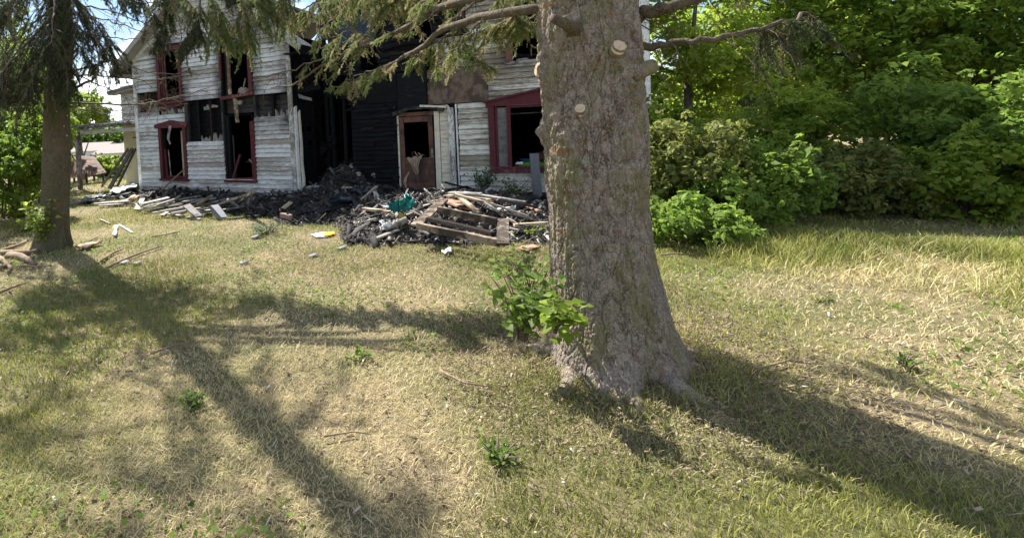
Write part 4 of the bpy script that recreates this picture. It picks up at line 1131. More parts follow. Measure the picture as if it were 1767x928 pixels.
def trunk_mesh(name, prof, parent, mat, nth, nz, ztop, cell=(0.055, 0.075), relief=0.012, knots=(), flare=0.3, roots=6, zmin=-0.1, seed=1, edge=1.0):
    """prof: list of (z, x, y, r) by height. knots: (theta, z, size)"""
    prof = sorted(prof); pz = [p[0] for p in prof]
    zz = zmin + (ztop - zmin) * np.linspace(0, 1, nz) ** 1.15
    th = np.linspace(0, 2 * pi, nth, endpoint=False)
    Z, T = np.meshgrid(zz, th, indexing='ij')
    cx, cy, rr = (np.interp(Z, pz, [p[k] for p in prof]) for k in (1, 2, 3))
    R0 = float(np.mean([p[3] for p in prof])); per = max(6, int(2 * pi * R0 / cell[0]))
    w1 = (fbm(T * 3, Z, 2.2, 4, 21) - 0.5) * 1.6; mt = np.minimum(1, np.sin(T / 2) * 4)
    s = T / (2 * pi) * per; 
    F1, F2, CR, O = worley(s + w1 * mt, Z / cell[1] + w1 + 40, per, seed)
    per2 = max(5, per // 3); G1, G2, GR, GO = worley(T / (2 * pi) * per2 + w1 * 0.8 * mt, Z / (cell[1] * 4.5) + w1 * .8 + 70, per2, seed + 9)
    crack = (1 - sstep(0.0, 0.11, G2 - G1)) * sstep(0.25, 0.6, GR + vnoise(T * 2, Z, 5, 3) * 0.5)
    plate = sstep(0.02, 0.30, F2 - F1)
    d_ = relief * 0.6 * (plate - 0.5) * (0.2 + 1.2 * CR) + relief * 0.22 * O * plate - relief * 1.5 * crack
    lowf = np.sin(T * 2 + Z * 0.7) * 0.012 + np.sin(T * 3 - Z * 1.3 + 1) * 0.012 + np.sin(T * 5 + Z * 2.1) * 0.006
    x_, y_ = np.cos(T), np.sin(T)
    d_ = d_ + lowf * R0 / 0.33 + (fbm(x_ * 3 + 5, Z * 1.0 + y_ * 3, 4.0, 5, 31) - 0.5) * relief * 2.8 + (fbm(T * mt * 6 + 5, Z * 3, 14.0, 4, 37) - 0.5) * relief * 1.7
    for (kt, kz, ks, kh) in knots:
        dt = (T - kt + pi) % (2 * pi) - pi
        q = np.hypot(dt * R0, (Z - kz)) / ks
        d_ = d_ + kh * np.exp(-q ** 2) + 0.007 * np.sin(q * 7) * np.exp(-(q / 2.2) ** 2)
    fl = flare * np.exp(-np.maximum(Z, 0) / 0.24) * (0.62 + 0.22 * np.cos(T * roots + 0.8) + 0.22 * np.cos(T * (roots - 3) + 2.2) + 0.8 * (vnoise(T * 1.2 * mt, Z * 0.6, 1.6, 8) - .5))
    r_ = rr + d_ + np.maximum(fl, -0.02)
    V = np.stack([(cx + x_ * r_).ravel(), (cy + y_ * r_).ravel(), Z.ravel()], 1)
    i = np.arange(nz * nth).reshape(nz, nth); j = np.roll(i, -1, 1)
    F = np.stack([i[:-1].ravel(), j[:-1].ravel(), j[1:].ravel(), i[1:].ravel()], 1)
    return npmesh(name, V, F, mat, parent, smooth=True)

def limb_path(pts, n=24, wob=0.02):
    """pts: (px, py, dist) -> smooth world polyline"""
    P = np.array([tuple(D(*p)) for p in pts]); m_ = len(P)
    t = np.linspace(0, m_ - 1, n); out = []
    for v in t:
        i = min(int(v), m_ - 2); f = v - i
        p0, p1, p2, p3 = P[max(i - 1, 0)], P[i], P[i + 1], P[min(i + 2, m_ - 1)]
        q = 0.5 * ((2 * p1) + (-p0 + p2) * f + (2 * p0 - 5 * p1 + 4 * p2 - p3) * f * f + (-p0 + 3 * p1 - 3 * p2 + p3) * f ** 3)
        out.append(q)
    out = np.array(out); out[1:-1] += rng.normal(0, wob, out[1:-1].shape) * 0.5
    return out

def needle_mesh(name, B, Dn, L, mat, parent, tint, dry, K=26, nl=0.017, nw=0.0065, label=None):
    """twigs with needles: B base, Dn direction, L length (per twig)"""
    n = len(B); 
    t = (np.arange(K)[None, :] + rng.random((n, K))) / K
    P = B[:, None, :] + Dn[:, None, :] * (L[:, None] * t)[..., None]
    rad = rng.normal(0, 1, (n, K, 3)); rad -= (rad * Dn[:, None, :]).sum(-1, keepdims=True) * Dn[:, None, :]
    rad /= np.maximum(np.linalg.norm(rad, axis=-1, keepdims=True), 1e-6)
    nd = rad * 0.85 + Dn[:, None, :] * 0.6 + np.array([0, 0, 0.15]); nd /= np.linalg.norm(nd, axis=-1, keepdims=True)
    sd_ = np.cross(nd, rng.normal(0, 1, (n, K, 3))); sd_ /= np.maximum(np.linalg.norm(sd_, axis=-1, keepdims=True), 1e-6)
    ln = nl * (0.7 + 0.6 * rng.random((n, K))) * (1.15 - 0.5 * t)
    a = P - sd_ * nw / 2; b = P + sd_ * nw / 2; c = P + nd * ln[..., None]
    V = np.stack([a, b, c], 2).reshape(-1, 3)
    # stem of each twig
    u = unit(np.cross(Dn, np.array([0.3, 0.2, 0.9]))) * 0.0025
    S = np.stack([B - u, B + u, B + Dn * L[:, None]], 1).reshape(-1, 3)
    F = np.arange(len(V) + len(S)).reshape(-1, 3)
    tt = np.concatenate([np.repeat(np.clip(tint[:, None] + rng.normal(0, 0.12, (n, K)), 0, 1).ravel(), 3), np.repeat(tint, 3)])
    dd = np.concatenate([np.repeat(np.repeat(dry, K), 3), np.ones(n * 3) * 0.9])
    o = npmesh(name, np.concatenate([V, S]), F, mat, parent, {'tint': tt, 'dry': dd})
    tag(o, kind='stuff')
    return o

def conifer_limb(tree, pts, r0, r1, rng_f=(0.2, 1.0), nb=26, bl=0.5, droop=0.6, tw=14, mat='needle_dark', twl=0.085, dryp=0.1, tintm=0.4, wood='bark_limb', label=None, K=20, n=22, down=0.3, dead=0, world=None, nl=0.017):
    path = limb_path(pts, n) if world is None else world
    n = len(path)
    mb = MB(); mb.tube(path, np.linspace(r0, r1, n), 9 if r0 > 0.025 else 6, rough=0.06)
    TB, TD, TL, TT, TY = [], [], [], [], []
    seg = path[1:] - path[:-1]
    for k in range(nb + dead):
        isdead = k >= nb
        f = rng.uniform(*rng_f) if not isdead else rng.uniform(0.1, 0.95)
        v = f * (n - 1); i = min(int(v), n - 2); p = path[i] + seg[i] * (v - i)
        d_ = seg[i] / (np.linalg.norm(seg[i]) + 1e-9)
        side = np.cross(d_, [0, 0, 1.0]); side /= np.linalg.norm(side) + 1e-9
        sg = 1 if k % 2 else -1
        w = d_ * 0.5 + side * sg * rng.uniform(0.2, 1.0) + np.array([0, 0, -down * rng.uniform(0.3, 1.6)]) + rng.normal(0, 0.15, 3)
        w /= np.linalg.norm(w)
        L = bl * rng.uniform(0.5, 1.25) * (1.15 - 0.5 * f)
        m_ = 7; q = np.linspace(0, 1, m_)[:, None]
        bp = p + w * L * q + np.array([0, 0, -1.0]) * droop * L * q ** 2 + rng.normal(0, 0.012, (m_, 3)) * q
        mb.tube(bp, np.linspace(0.006 if not isdead else 0.005, 0.0018, m_), 4, cap=False)
        if isdead:
            for h in range(5):
                i2 = rng.integers(1, m_ - 1); dv = unit((bp[i2 + 1] - bp[i2] + rng.normal(0, 0.06, 3))[None])[0]
                mb.tube([bp[i2], bp[i2] + dv * L * 0.25, bp[i2] + dv * L * 0.4 + np.array([0, 0, -0.05 * L])], [0.003, 0.002, 0.001], 3, cap=False)
            continue
        base_t = np.clip(tintm + rng.normal(0, 0.2), 0, 1); isdry = rng.random() < dryp
        for h in range(int(tw * 1.5)):
            g = rng.uniform(0.12, 1.0); vv = g * (m_ - 1); i2 = min(int(vv), m_ - 2)
            b0 = bp[i2] + (bp[i2 + 1] - bp[i2]) * (vv - i2); dv = bp[i2 + 1] - bp[i2]; dv = dv / (np.linalg.norm(dv) + 1e-9)
            s2 = np.cross(dv, [0, 0, 1.0]); s2 /= np.linalg.norm(s2) + 1e-9
            td = dv * 0.7 + s2 * rng.choice([-1, 1]) * rng.uniform(0.1, 1.1) + np.array([0, 0, -0.4 * rng.uniform(-0.3, 1.8)])
            TB.append(b0); TD.append(td); TL.append(twl * rng.uniform(0.6, 1.4) * (1.2 - 0.5 * g)); TT.append(np.clip(base_t + rng.normal(0, 0.12), 0, 1)); TY.append(rng.uniform(0.5, 1) if isdry else rng.random() * 0.25)
    o = mb.build('limb', M[wood], tree, True)
    if label: tag(o, label)
    if TB:
        needle_mesh('needle_sprays', np.array(TB), unit(np.array(TD)), np.array(TL), M[mat], o, np.array(TT), np.array(TY), K, nl)
    return o

# ---- the big spruce in the foreground ------------------------------------
TD_ = 3.7
def prof_from(rows, dist):
    out = []
    for (x, y, r) in rows:
        p = D(x, y, dist); out.append((p.z, p.x, p.y, r))
    return out
bp_ = prof_from([(1006, -60, .305), (1008, 0, .31), (1013, 60, .325), (1020, 158, .325), (1027, 228, .335), (1029, 308, .342), (1032, 350, .332), (1038, 430, .345), (1049, 508, .372)], TD_)
zt, xt, yt, _ = bp_[0]; zb, xb, yb, _ = bp_[-1]
bp_ += [(0.0, xb + 0.02, yb, 0.40), (-0.3, xb + 0.02, yb, 0.42), (5.0, xt - 0.05, yt, 0.27), (9.0, xt - 0.1, yt, 0.19), (12.0, xt - 0.1, yt, 0.10)]
spruce = empty('spruce_tree', (0, 0, 0))
tag(spruce, 'huge spruce trunk with scaly grey bark and freshly sawn stubs in the right foreground', 'tree')
bx, by = xb, yb
spruce.location = (bx, by, 0)
def loc_to(o, parent):
    return o
def bigp(x, y):
    """point on the near side of the big trunk seen at a pixel"""
    d_ = ray(x, y); best = None
    for (z, cx, cy, r) in [(None,) * 4]:
        pass
    for it in range(3):
        zc = CAM.z + d_.z * (best if best else 3.4)
        cx, cy, r = (np.interp(zc, *zip(*[(p[0], p[k]) for p in sorted(bp_)])) for k in (1, 2, 3))
        A = d_.x ** 2 + d_.y ** 2; Bq = -2 * (d_.x * cx + d_.y * cy); Cq = cx * cx + cy * cy - r * r
        disc = Bq * Bq - 4 * A * Cq
        best = (-Bq - math.sqrt(max(disc, 0))) / (2 * A)
    P = CAM + d_ * best
    nrm = Vector((P.x - cx, P.y - cy, 0)).normalized()
    return P, nrm, math.atan2(nrm.y, nrm.x) % (2 * pi)
stubs = [(1065, 84, 0.045, 0.02, 'fresh sawn stub showing two overlapping pale cuts'), (1002, 190, 0.037, 0.012, 'smaller pale sawn stub'), (938, 122, 0.055, 0.03, 'stub cut at the left edge of the trunk'), (1101, 124, 0.045, 0.10, 'stub sticking out at the right edge of the trunk')]
kn = []
for (x, y, r, l, _) in stubs[:2] + stubs[2:4]:
    P, nr, th = bigp(min(max(x, 940), 1098), y); kn.append((th, P.z, 0.09, 0.018))
for (x, y, s_, h_) in ((990, 305, 0.10, 0.012), (1093, 292, 0.10, 0.014), (1088, 160, 0.06, 0.008), (975, 235, 0.08, 0.01)):
    P, nr, th = bigp(x, y); kn.append((th, P.z, s_, h_))
P, nr, th = bigp(932, 228); kn.append((th, P.z, 0.08, 0.06))
P, nr, th = bigp(980, 48); kn.append((th, P.z, 0.07, 0.02))
tr = trunk_mesh('trunk', [(z, x - bx, y - by, r) for (z, x, y, r) in bp_], spruce, M['bark'], 620, 860, 7.0, cell=(0.030, 0.048), relief=0.0088, knots=kn, flare=0.20, roots=7, zmin=-0.15)
mbr = MB()
for k, (a, ln, r0) in enumerate(((-2.6, 1.2, .075), (-1.85, .9, .085), (-1.2, 1.4, .085), (-.5, 1.0, .07), (.1, 1.3, .075), (2.9, .9, .07))):
    pts = []; aa = a
    for q in range(10):
        f = q / 9; rr_ = .36 + ln * .7 * f; aa += random.uniform(-.09, .09)
        px_, py_ = cos(aa) * rr_, sin(aa) * rr_
        pts.append((px_, py_, TZ(bx + px_, by + py_) + .10 * (1 - f) ** 2 - .015 - r0 * .62 * (1 - f) - .05 * f + random.uniform(-.012, .012)))
    mbr.tube(pts, [r0 * (1 - .75 * q / 9) for q in range(10)], 10, rough=.12)
mbr.build('roots', M['bark'], spruce, True)
def toloc(v): return Vector(v) - Vector((bx, by, 0))
for i, (x, y, r, l, lb) in enumerate(stubs):
    P, nr, th = bigp(min(max(x, 934), 1104), y)
    ax = nr if i < 2 else (Vector((-1, -0.15, 0.05)) if i == 2 else Vector((1, -0.1, 0.35))).normalized()
    ax = (ax + Vector((0, -0.2 if i < 2 else 0, 0.6 if i < 2 else 0))).normalized()
    A = toloc(P - ax * 0.06); B_ = toloc(P + ax * (l + 0.012))
    o = MB().tube([A, A.lerp(B_, 0.6), B_], [r * 1.5, r * 1.18, r * 1.04], 26, rough=0.06).build('branch_stub', M['bark'], spruce, True); tag(o, lb)
    fc = MB().tube([-ax * 0.004, ax * 0.003], [r * 0.92, r * 0.92], 18, rough=0.09).build('sawn_face', M['cut'], o); fc.location = B_
    if i == 0:
        q = B_ + Vector((-0.012, 0, -0.022)); MB().tube([q - ax * 0.01, q - ax * 0.001], [r * 0.95, r * 0.95], 18, rough=0.02).build('sawn_face', M['cut'], o)
    if i == 1:
        q = B_ + Vector((0.0, 0, -0.045)); MB().tube([q - ax * 0.012, q - ax * 0.001], [r * 0.35, r * 0.3], 10, rough=0.1).build('sawn_face', M['cut'], o)
# mossy stub pointing up to the left
P, nr, th = bigp(992, 50)
A = toloc(P); B_ = toloc(D(955, 32, 3.22))
MB().tube([A + Vector((0, .08, 0)), A, A.lerp(B_, 0.5) + Vector((0, 0, 0.0)), B_], [0.06, 0.052, 0.038, 0.028], 12, rough=0.05).build('mossy_stub', M['bark_limb'], spruce, True)

def L(pts): return [(x, y, d_) for (x, y, d_) in pts]
def climb(tree, origin, pts, *a, **k):
    path = limb_path(pts, k.pop('n', 22)) - np.array(origin)
    return conifer_limb(tree, None, *a, world=path, **k)
SO = (bx, by, 0)
kw = dict(mat='needle_light', tintm=0.6, dryp=0.45)
climb(spruce, SO, L([(965, 12, 3.7), (920, 15, 3.75), (860, 25, 3.95), (800, 40, 4.25), (760, 56, 4.55), (720, 85, 4.9), (680, 108, 5.3), (640, 127, 5.7), (598, 148, 6.0), (570, 152, 6.2)]), 0.042, 0.007, rng_f=(0.65, 1.0), nb=9, bl=0.2, tw=12, droop=0.4, down=0.2, dead=12, label='long bare limb sweeping left from the trunk', **kw)
climb(spruce, SO, L([(985, -70, 3.7), (900, -40, 3.85), (820, -3, 4.3), (770, 9, 4.6), (740, 25, 4.8), (700, 48, 5.2), (650, 70, 5.6), (600, 92, 6.0), (560, 113, 6.3), (505, 145, 6.7), (468, 152, 6.9)]), 0.045, 0.007, rng_f=(0.45, 0.8), nb=12, bl=0.22, tw=12, droop=0.4, down=0.1, dead=14, **kw)
# thin side branches with the pale hanging foliage before the plywood and the siding
climb(spruce, SO, L([(850, 30, 4.0), (826, 42, 4.05), (790, 78, 4.1), (752, 116, 4.15)]), 0.010, 0.004, rng_f=(0.5, 1), nb=8, bl=0.13, tw=14, droop=0.9, down=0.6, dead=6, **kw)
climb(spruce, SO, L([(900, 20, 4.2), (870, 36, 4.5), (835, 52, 4.8), (800, 66, 5.0)]), 0.016, 0.005, rng_f=(0.1, 1), nb=26, bl=0.24, tw=18, droop=0.5, down=0.2, **kw)
climb(spruce, SO, L([(940, 24, 4.1), (915, 34, 4.4), (885, 46, 4.6), (860, 58, 4.8)]), 0.014, 0.005, rng_f=(0.1, 1), nb=14, bl=0.16, tw=16, droop=0.6, down=0.3, mat='needle_light', tintm=0.5, dryp=0.1)
climb(spruce, SO, L([(790, 50, 4.6), (765, 66, 4.8), (740, 82, 4.9), (715, 98, 5.0)]), 0.014, 0.004, rng_f=(0.1, 1), nb=16, bl=0.18, tw=16, droop=0.9, down=0.5, **kw)
climb(spruce, SO, L([(790, 45, 4.8), (795, 70, 5.0), (815, 94, 5.1), (846, 116, 5.2)]), 0.010, 0.004, rng_f=(0.3, 1), nb=14, bl=0.16, tw=16, droop=0.5, down=0.3, **kw)
climb(spruce, SO, L([(604, 88, 6.0), (558, 102, 6.2), (500, 121, 6.4), (437, 136, 6.6)]), 0.013, 0.006, rng_f=(0.2, 0.5), nb=4, bl=0.3, tw=10, dead=6, **kw)
climb(spruce, SO, L([(650, 72, 5.6), (625, 60, 5.7), (605, 50, 5.8), (560, 80, 5.9)]), 0.012, 0.004, nb=14, bl=0.35, tw=14, droop=0.8, **kw)
climb(spruce, SO, L([(820, 0, 4.3), (800, 22, 4.4), (780, 38, 4.45)]), 0.016, 0.010, nb=4, bl=0.2, tw=10, dead=5, **kw)
# limbs above the frame edge, foliage hanging into it
for (pts, nb, bl, dr, dp) in (
    ([(990, -140, 3.7), (850, -90, 4.6), (720, -50, 5.3), (640, -25, 5.9), (575, 0, 6.4)], 48, 0.38, 0.8, 0.4),
    ([(990, -190, 3.7), (820, -120, 5.2), (680, -70, 6.2), (580, -35, 7.0), (560, 5, 7.3)], 46, 0.40, 0.8, 0.4),
    ([(990, -160, 3.7), (880, -70, 4.6), (760, -40, 5.4), (690, -5, 5.9), (660, 15, 6.2)], 36, 0.34, 0.8, 0.35),
    ([(990, -120, 3.7), (900, -60, 4.1), (840, -35, 4.4), (770, -15, 4.7), (720, 8, 4.9)], 16, 0.24, 0.7, 0.2),
    ([(990, -130, 3.7), (950, -60, 4.6), (900, -25, 5.2), (870, -5, 5.6)], 22, 0.4, 0.9, 0.2)):
    climb(spruce, SO, L(pts), 0.04, 0.006, rng_f=(0.42, 1.0), nb=nb, bl=bl, tw=20, droop=dr, down=0.25, dead=6, mat='needle_light', tintm=0.5, dryp=dp)
# the limb ends hanging in front of the two wings
for (pts, nb, bl, t_) in (
    ([(560, -10, 7.0), (535, 10, 7.0), (508, 30, 7.0), (490, 55, 7.0)], 20, 0.28, 0.35),
    ([(640, -5, 6.6), (590, 22, 6.6), (555, 52, 6.6), (540, 80, 6.5)], 14, 0.2, 0.7),
    ([(690, 104, 5.1), (660, 116, 5.4), (630, 126, 5.6), (595, 140, 5.8)], 8, 0.17, 0.4)):
    climb(spruce, SO, L(pts), 0.014, 0.004, rng_f=(0.0, 1.0), nb=nb, bl=bl, tw=20, droop=0.9, down=0.4, mat='needle_light', tintm=t_, dryp=0.3)
# right hand limbs
climb(spruce, SO, L([(1060, 45, 3.75), (1095, 30, 3.7), (1130, 18, 3.6), (1200, -2, 3.5), (1300, -60, 3.4)]), 0.058, 0.03, rng_f=(0.8, 1), nb=6, bl=0.4, tw=14, dead=6, mat='needle_dark')
climb(spruce, SO, L([(1070, 90, 3.8), (1108, 82, 3.75), (1150, 76, 3.7), (1200, 72, 3.6), (1270, 60, 3.5), (1340, 42, 3.4), (1400, 22, 3.4)]), 0.036, 0.010, rng_f=(0.72, 1), nb=16, bl=0.35, tw=16, droop=0.8, dead=8, mat='needle_dark', tintm=0.5)

# ---- the spruce on the left ----------------------------------------------
LD = 8.6
lp_ = prof_from([(104, 0, .165), (107, 90, .185), (99, 158, .19), (98, 200, .195), (97, 300, .21), (95, 350, .205), (91, 400, .235), (90, 428, .25)], LD)
lz0, lx0, ly0, _ = lp_[-1]
lp_ += [(-0.3, lx0, ly0, 0.26), (7, lp_[0][1], ly0, 0.13), (11, lp_[0][1], ly0, 0.06)]
leftsp = empty('spruce_tree', (lx0, ly0, 0))
tag(leftsp, 'slimmer spruce with a bare lower trunk standing left of the gable wing', 'tree')
LO = (lx0, ly0, 0)
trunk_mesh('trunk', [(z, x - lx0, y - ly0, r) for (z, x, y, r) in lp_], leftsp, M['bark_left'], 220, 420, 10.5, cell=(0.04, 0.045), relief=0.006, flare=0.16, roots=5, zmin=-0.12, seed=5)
for (x, y, r) in ((81, 199, .018), (84, 258, .022), (115, 218, .013), (117, 234, .018), (118, 200, .012), (72, 231, .02)):
    p = D(x, y, LD); ctr = Vector((lx0, ly0, 0)); s = 1 if x > 98 else -1
    d_ = Vector((s * (0.4 if 75 < x < 117 else 1), -0.9 if 75 < x < 117 else -0.2, 0.1)).normalized()
    cx = np.interp(p.z, *zip(*[(q[0], q[1]) for q in sorted(lp_)])); rr = np.interp(p.z, *zip(*[(q[0], q[3]) for q in sorted(lp_)]))
    offx = (p.x - cx); offx = max(-rr * .97, min(rr * .97, offx)); oy = -math.sqrt(max(rr * rr - offx * offx, 0))
    base = Vector((cx + offx, ly0 + oy, p.z)); nr = Vector((offx, oy, 0)).normalized()
    o = MB().tube([base - nr * .03 - ctr, base + nr * .02 - ctr], [r * 1.3, r * 1.1], 12).build('branch_stub', M['bark_left'], leftsp, True)
    MB().tube([base + nr * .019 - ctr, base + nr * .023 - ctr], [r, r * .98], 12).build('sawn_face', M['cut'], o)
# bare dead branches
for pts, r0, dead in (
    ([(112, 180, 8.6), (150, 178, 8.3), (213, 181, 8.0), (255, 178, 7.8), (290, 170, 7.6), (340, 157, 7.4), (382, 143, 7.2)], 0.020, 10),
    ([(112, 118, 8.6), (150, 138, 8.4), (180, 150, 8.2), (205, 160, 8.1), (225, 175, 8.0)], 0.014, 8),
    ([(112, 128, 8.6), (165, 112, 8.2), (201, 105, 7.9), (230, 116, 7.7), (262, 127, 7.5), (312, 126, 7.3), (330, 118, 7.2)], 0.016, 12),
    ([(112, 130, 8.6), (173, 130, 8.2), (235, 138, 7.8), (275, 138, 7.6), (312, 131, 7.4)], 0.013, 8),
    ([(115, 183, 8.6), (150, 190, 8.3), (175, 196, 8.2), (208, 202, 8.0)], 0.013, 3),
    ([(112, 186, 8.6), (150, 184, 8.1), (190, 191, 7.9), (215, 191, 7.8)], 0.014, 5),
    ([(112, 5, 8.6), (155, 12, 8.3), (200, 22, 8.0), (258, 45, 7.7), (300, 75, 7.5)], 0.015, 8),
    ([(112, 20, 8.6), (155, 28, 8.3), (200, 40, 8.1), (245, 55, 7.9), (290, 60, 7.7)], 0.014, 12),
    ([(112, 50, 8.6), (160, 62, 8.3), (205, 66, 8.1), (260, 70, 7.9)], 0.016, 12),
    ([(112, 170, 8.6), (122, 155, 8.3), (153, 141, 8.0), (167, 129, 7.8), (170, 109, 7.7), (168, 77, 7.7), (152, 36, 7.7), (141, 8, 7.7)], 0.026, 14),
    ([(95, 150, 8.6), (60, 158, 8.2), (30, 172, 8.0), (5, 185, 7.8)], 0.014, 8),
    ([(300, 0, 7.4), (310, 40, 7.3), (315, 75, 7.2)], 0.008, 6),
    ([(220, 180, 8.0), (262, 172, 8.0), (275, 190, 7.9)], 0.006, 12),
    ([(345, 30, 7.2), (372, 22, 7.2), (402, 22, 7.1), (430, 40, 7.1)], 0.007, 4)):
    climb(leftsp, LO, L(pts), r0, 0.004, nb=0, dead=dead, bl=0.42, droop=0.25, down=0.2, wood='twig', n=20)
# live limbs with foliage
for (pts, r0, nb, bl, tw, mt, ti, dr, f0) in (
    ([(100, 20, 8.6), (60, 60, 8.1), (25, 100, 7.7), (-20, 150, 7.4)], .03, 34, 0.55, 18, 'needle_dark', 0.35, 0.8, 0.1),
    ([(100, -40, 8.6), (40, -10, 8.0), (-30, 40, 7.5)], .03, 30, 0.6, 18, 'needle_dark', 0.35, 0.8, 0.1),
    ([(95, 40, 8.6), (75, 90, 8.0), (55, 130, 7.6), (45, 165, 7.3)], .02, 34, 0.45, 18, 'needle_dark', 0.3, 0.9, 0.1),
    ([(100, -30, 8.6), (95, 10, 8.0), (92, 45, 7.6), (88, 75, 7.3)], .025, 36, 0.5, 20, 'needle_dark', 0.25, 0.9, 0.1),
    ([(105, -50, 8.6), (120, -5, 8.0), (132, 30, 7.7), (138, 60, 7.5)], .025, 36, 0.5, 20, 'needle_dark', 0.25, 0.9, 0.1),
    ([(105, 90, 8.6), (112, 110, 8.1), (118, 135, 7.8), (116, 160, 7.6)], .014, 26, 0.28, 18, 'needle_dark', 0.55, 0.7, 0.2),
    ([(100, 120, 8.6), (70, 135, 8.2), (40, 150, 8.0), (10, 160, 7.8)], .018, 22, 0.4, 16, 'needle_dark', 0.4, 0.8, 0.1),
    ([(110, -20, 8.6), (150, 20, 8.2), (175, 55, 8.0), (190, 75, 7.9)], .022, 22, 0.45, 14, 'needle_dark', 0.3, 0.6, 0.2),
    ([(110, 60, 8.6), (140, 85, 8.3), (160, 110, 8.1)], .016, 14, 0.4, 14, 'needle_dark', 0.3, 0.6, 0.3),
    ([(110, -90, 8.6), (200, -60, 8.0), (270, -30, 7.7), (330, 10, 7.4), (345, 55, 7.2)], .035, 38, 0.34, 16, 'needle_light', 0.15, 0.7, 0.42),
    ([(110, -100, 8.6), (180, -50, 8.2), (235, -15, 8.0), (270, 30, 7.8)], .03, 24, 0.5, 14, 'needle_dark', 0.4, 0.8, 0.4),
    ([(110, -110, 8.6), (260, -80, 7.8), (330, -40, 7.5), (345, 20, 7.2), (325, 60, 7.1), (314, 84, 7.0)], .035, 26, 0.26, 15, 'needle_dark', 0.45, 0.9, 0.55),
    ([(110, -130, 8.6), (300, -110, 7.6), (420, -70, 7.0), (450, -25, 6.9), (455, 25, 6.8)], .035, 34, 0.36, 18, 'needle_light', 0.35, 0.9, 0.5),
    ([(110, -140, 8.6), (310, -90, 7.6), (400, -30, 7.2), (420, 20, 7.1), (425, 60, 7.0)], .03, 24, 0.38, 16, 'needle_light', 0.4, 0.9, 0.6),
    ([(110, -120, 8.6), (250, -80, 7.9), (340, -30, 7.4), (375, 20, 7.2), (380, 55, 7.1)], .03, 30, 0.4, 18, 'needle_light', 0.5, 0.9, 0.55),
    ([(110, -160, 8.6), (330, -120, 7.7), (470, -70, 7.0), (490, -25, 6.9), (480, 25, 6.9)], .03, 24, 0.34, 18, 'needle_light', 0.35, 1.0, 0.55),
    ([(110, -100, 8.6), (60, -60, 8.0), (10, -30, 7.6), (-50, 10, 7.2)], .03, 30, 0.6, 16, 'needle_dark', 0.35, 0.8, 0.1),
    ([(100, -80, 8.6), (50, -40, 9.2), (20, 10, 9.6), (-20, 70, 9.9)], .03, 30, 0.6, 16, 'needle_dark', 0.35, 0.8, 0.2),
    ([(110, -40, 8.6), (190, -10, 8.2), (240, 5, 8.0), (300, 0, 7.8)], .02, 26, 0.34, 16, 'needle_dark', 0.4, 0.5, 0.2),
    ([(110, -130, 8.6), (300, -80, 7.8), (370, -35, 7.5), (400, -12, 7.4), (440, 0, 7.3)], .02, 24, 0.24, 14, 'needle_dark', 0.55, 0.7, 0.5),
    ([(110, -130, 8.6), (250, -70, 8.0), (290, -10, 7.8), (285, 40, 7.7), (270, 75, 7.6)], .02, 26, 0.3, 16, 'needle_dark', 0.4, 0.7, 0.55),
    ([(110, 30, 8.6), (150, 60, 8.3), (185, 90, 8.1), (200, 120, 8.0)], .015, 20, 0.3, 14, 'needle_dark', 0.3, 0.6, 0.3),
    ([(95, 70, 8.6), (60, 100, 8.2), (30, 130, 7.9), (-10, 150, 7.8)], .018, 24, 0.42, 16, 'needle_dark', 0.5, 0.8, 0.1),
    ([(95, 10, 8.6), (40, 60, 9.4), (0, 110, 9.9)], .025, 24, 0.6, 16, 'needle_dark', 0.4, 0.8, 0.2)):
    climb(leftsp, LO, L(pts), r0, 0.005, rng_f=(f0, 1.0), nb=int(nb * 1.25), bl=bl * 1.05, tw=int(tw * 1.25), droop=dr, down=0.35, mat=mt, tintm=ti, dryp=0.08, wood='twig', dead=3, K=22, nl=0.021)
# upper crown, above the picture, all round
for k in range(26):
    a = k * 2.4; h = 5.0 + k * 0.2; R_ = 2.3 * (1 - (h - 4.6) / 7.5)
    p0 = np.array([0.0, 0.0, h]); p1 = p0 + np.array([cos(a) * R_ * .5, sin(a) * R_ * .5, -0.05]); p2 = p0 + np.array([cos(a) * R_, sin(a) * R_, -0.45])
    ts = np.linspace(0, 1, 12)[:, None]
    path = (1 - ts) ** 2 * p0 + 2 * ts * (1 - ts) * p1 + ts ** 2 * p2
    conifer_limb(leftsp, None, 0.025, 0.005, rng_f=(0.25, 1.0), nb=16, bl=0.5, tw=10, droop=0.7, mat='needle_dark', wood='twig', world=path, K=10, nl=0.04)

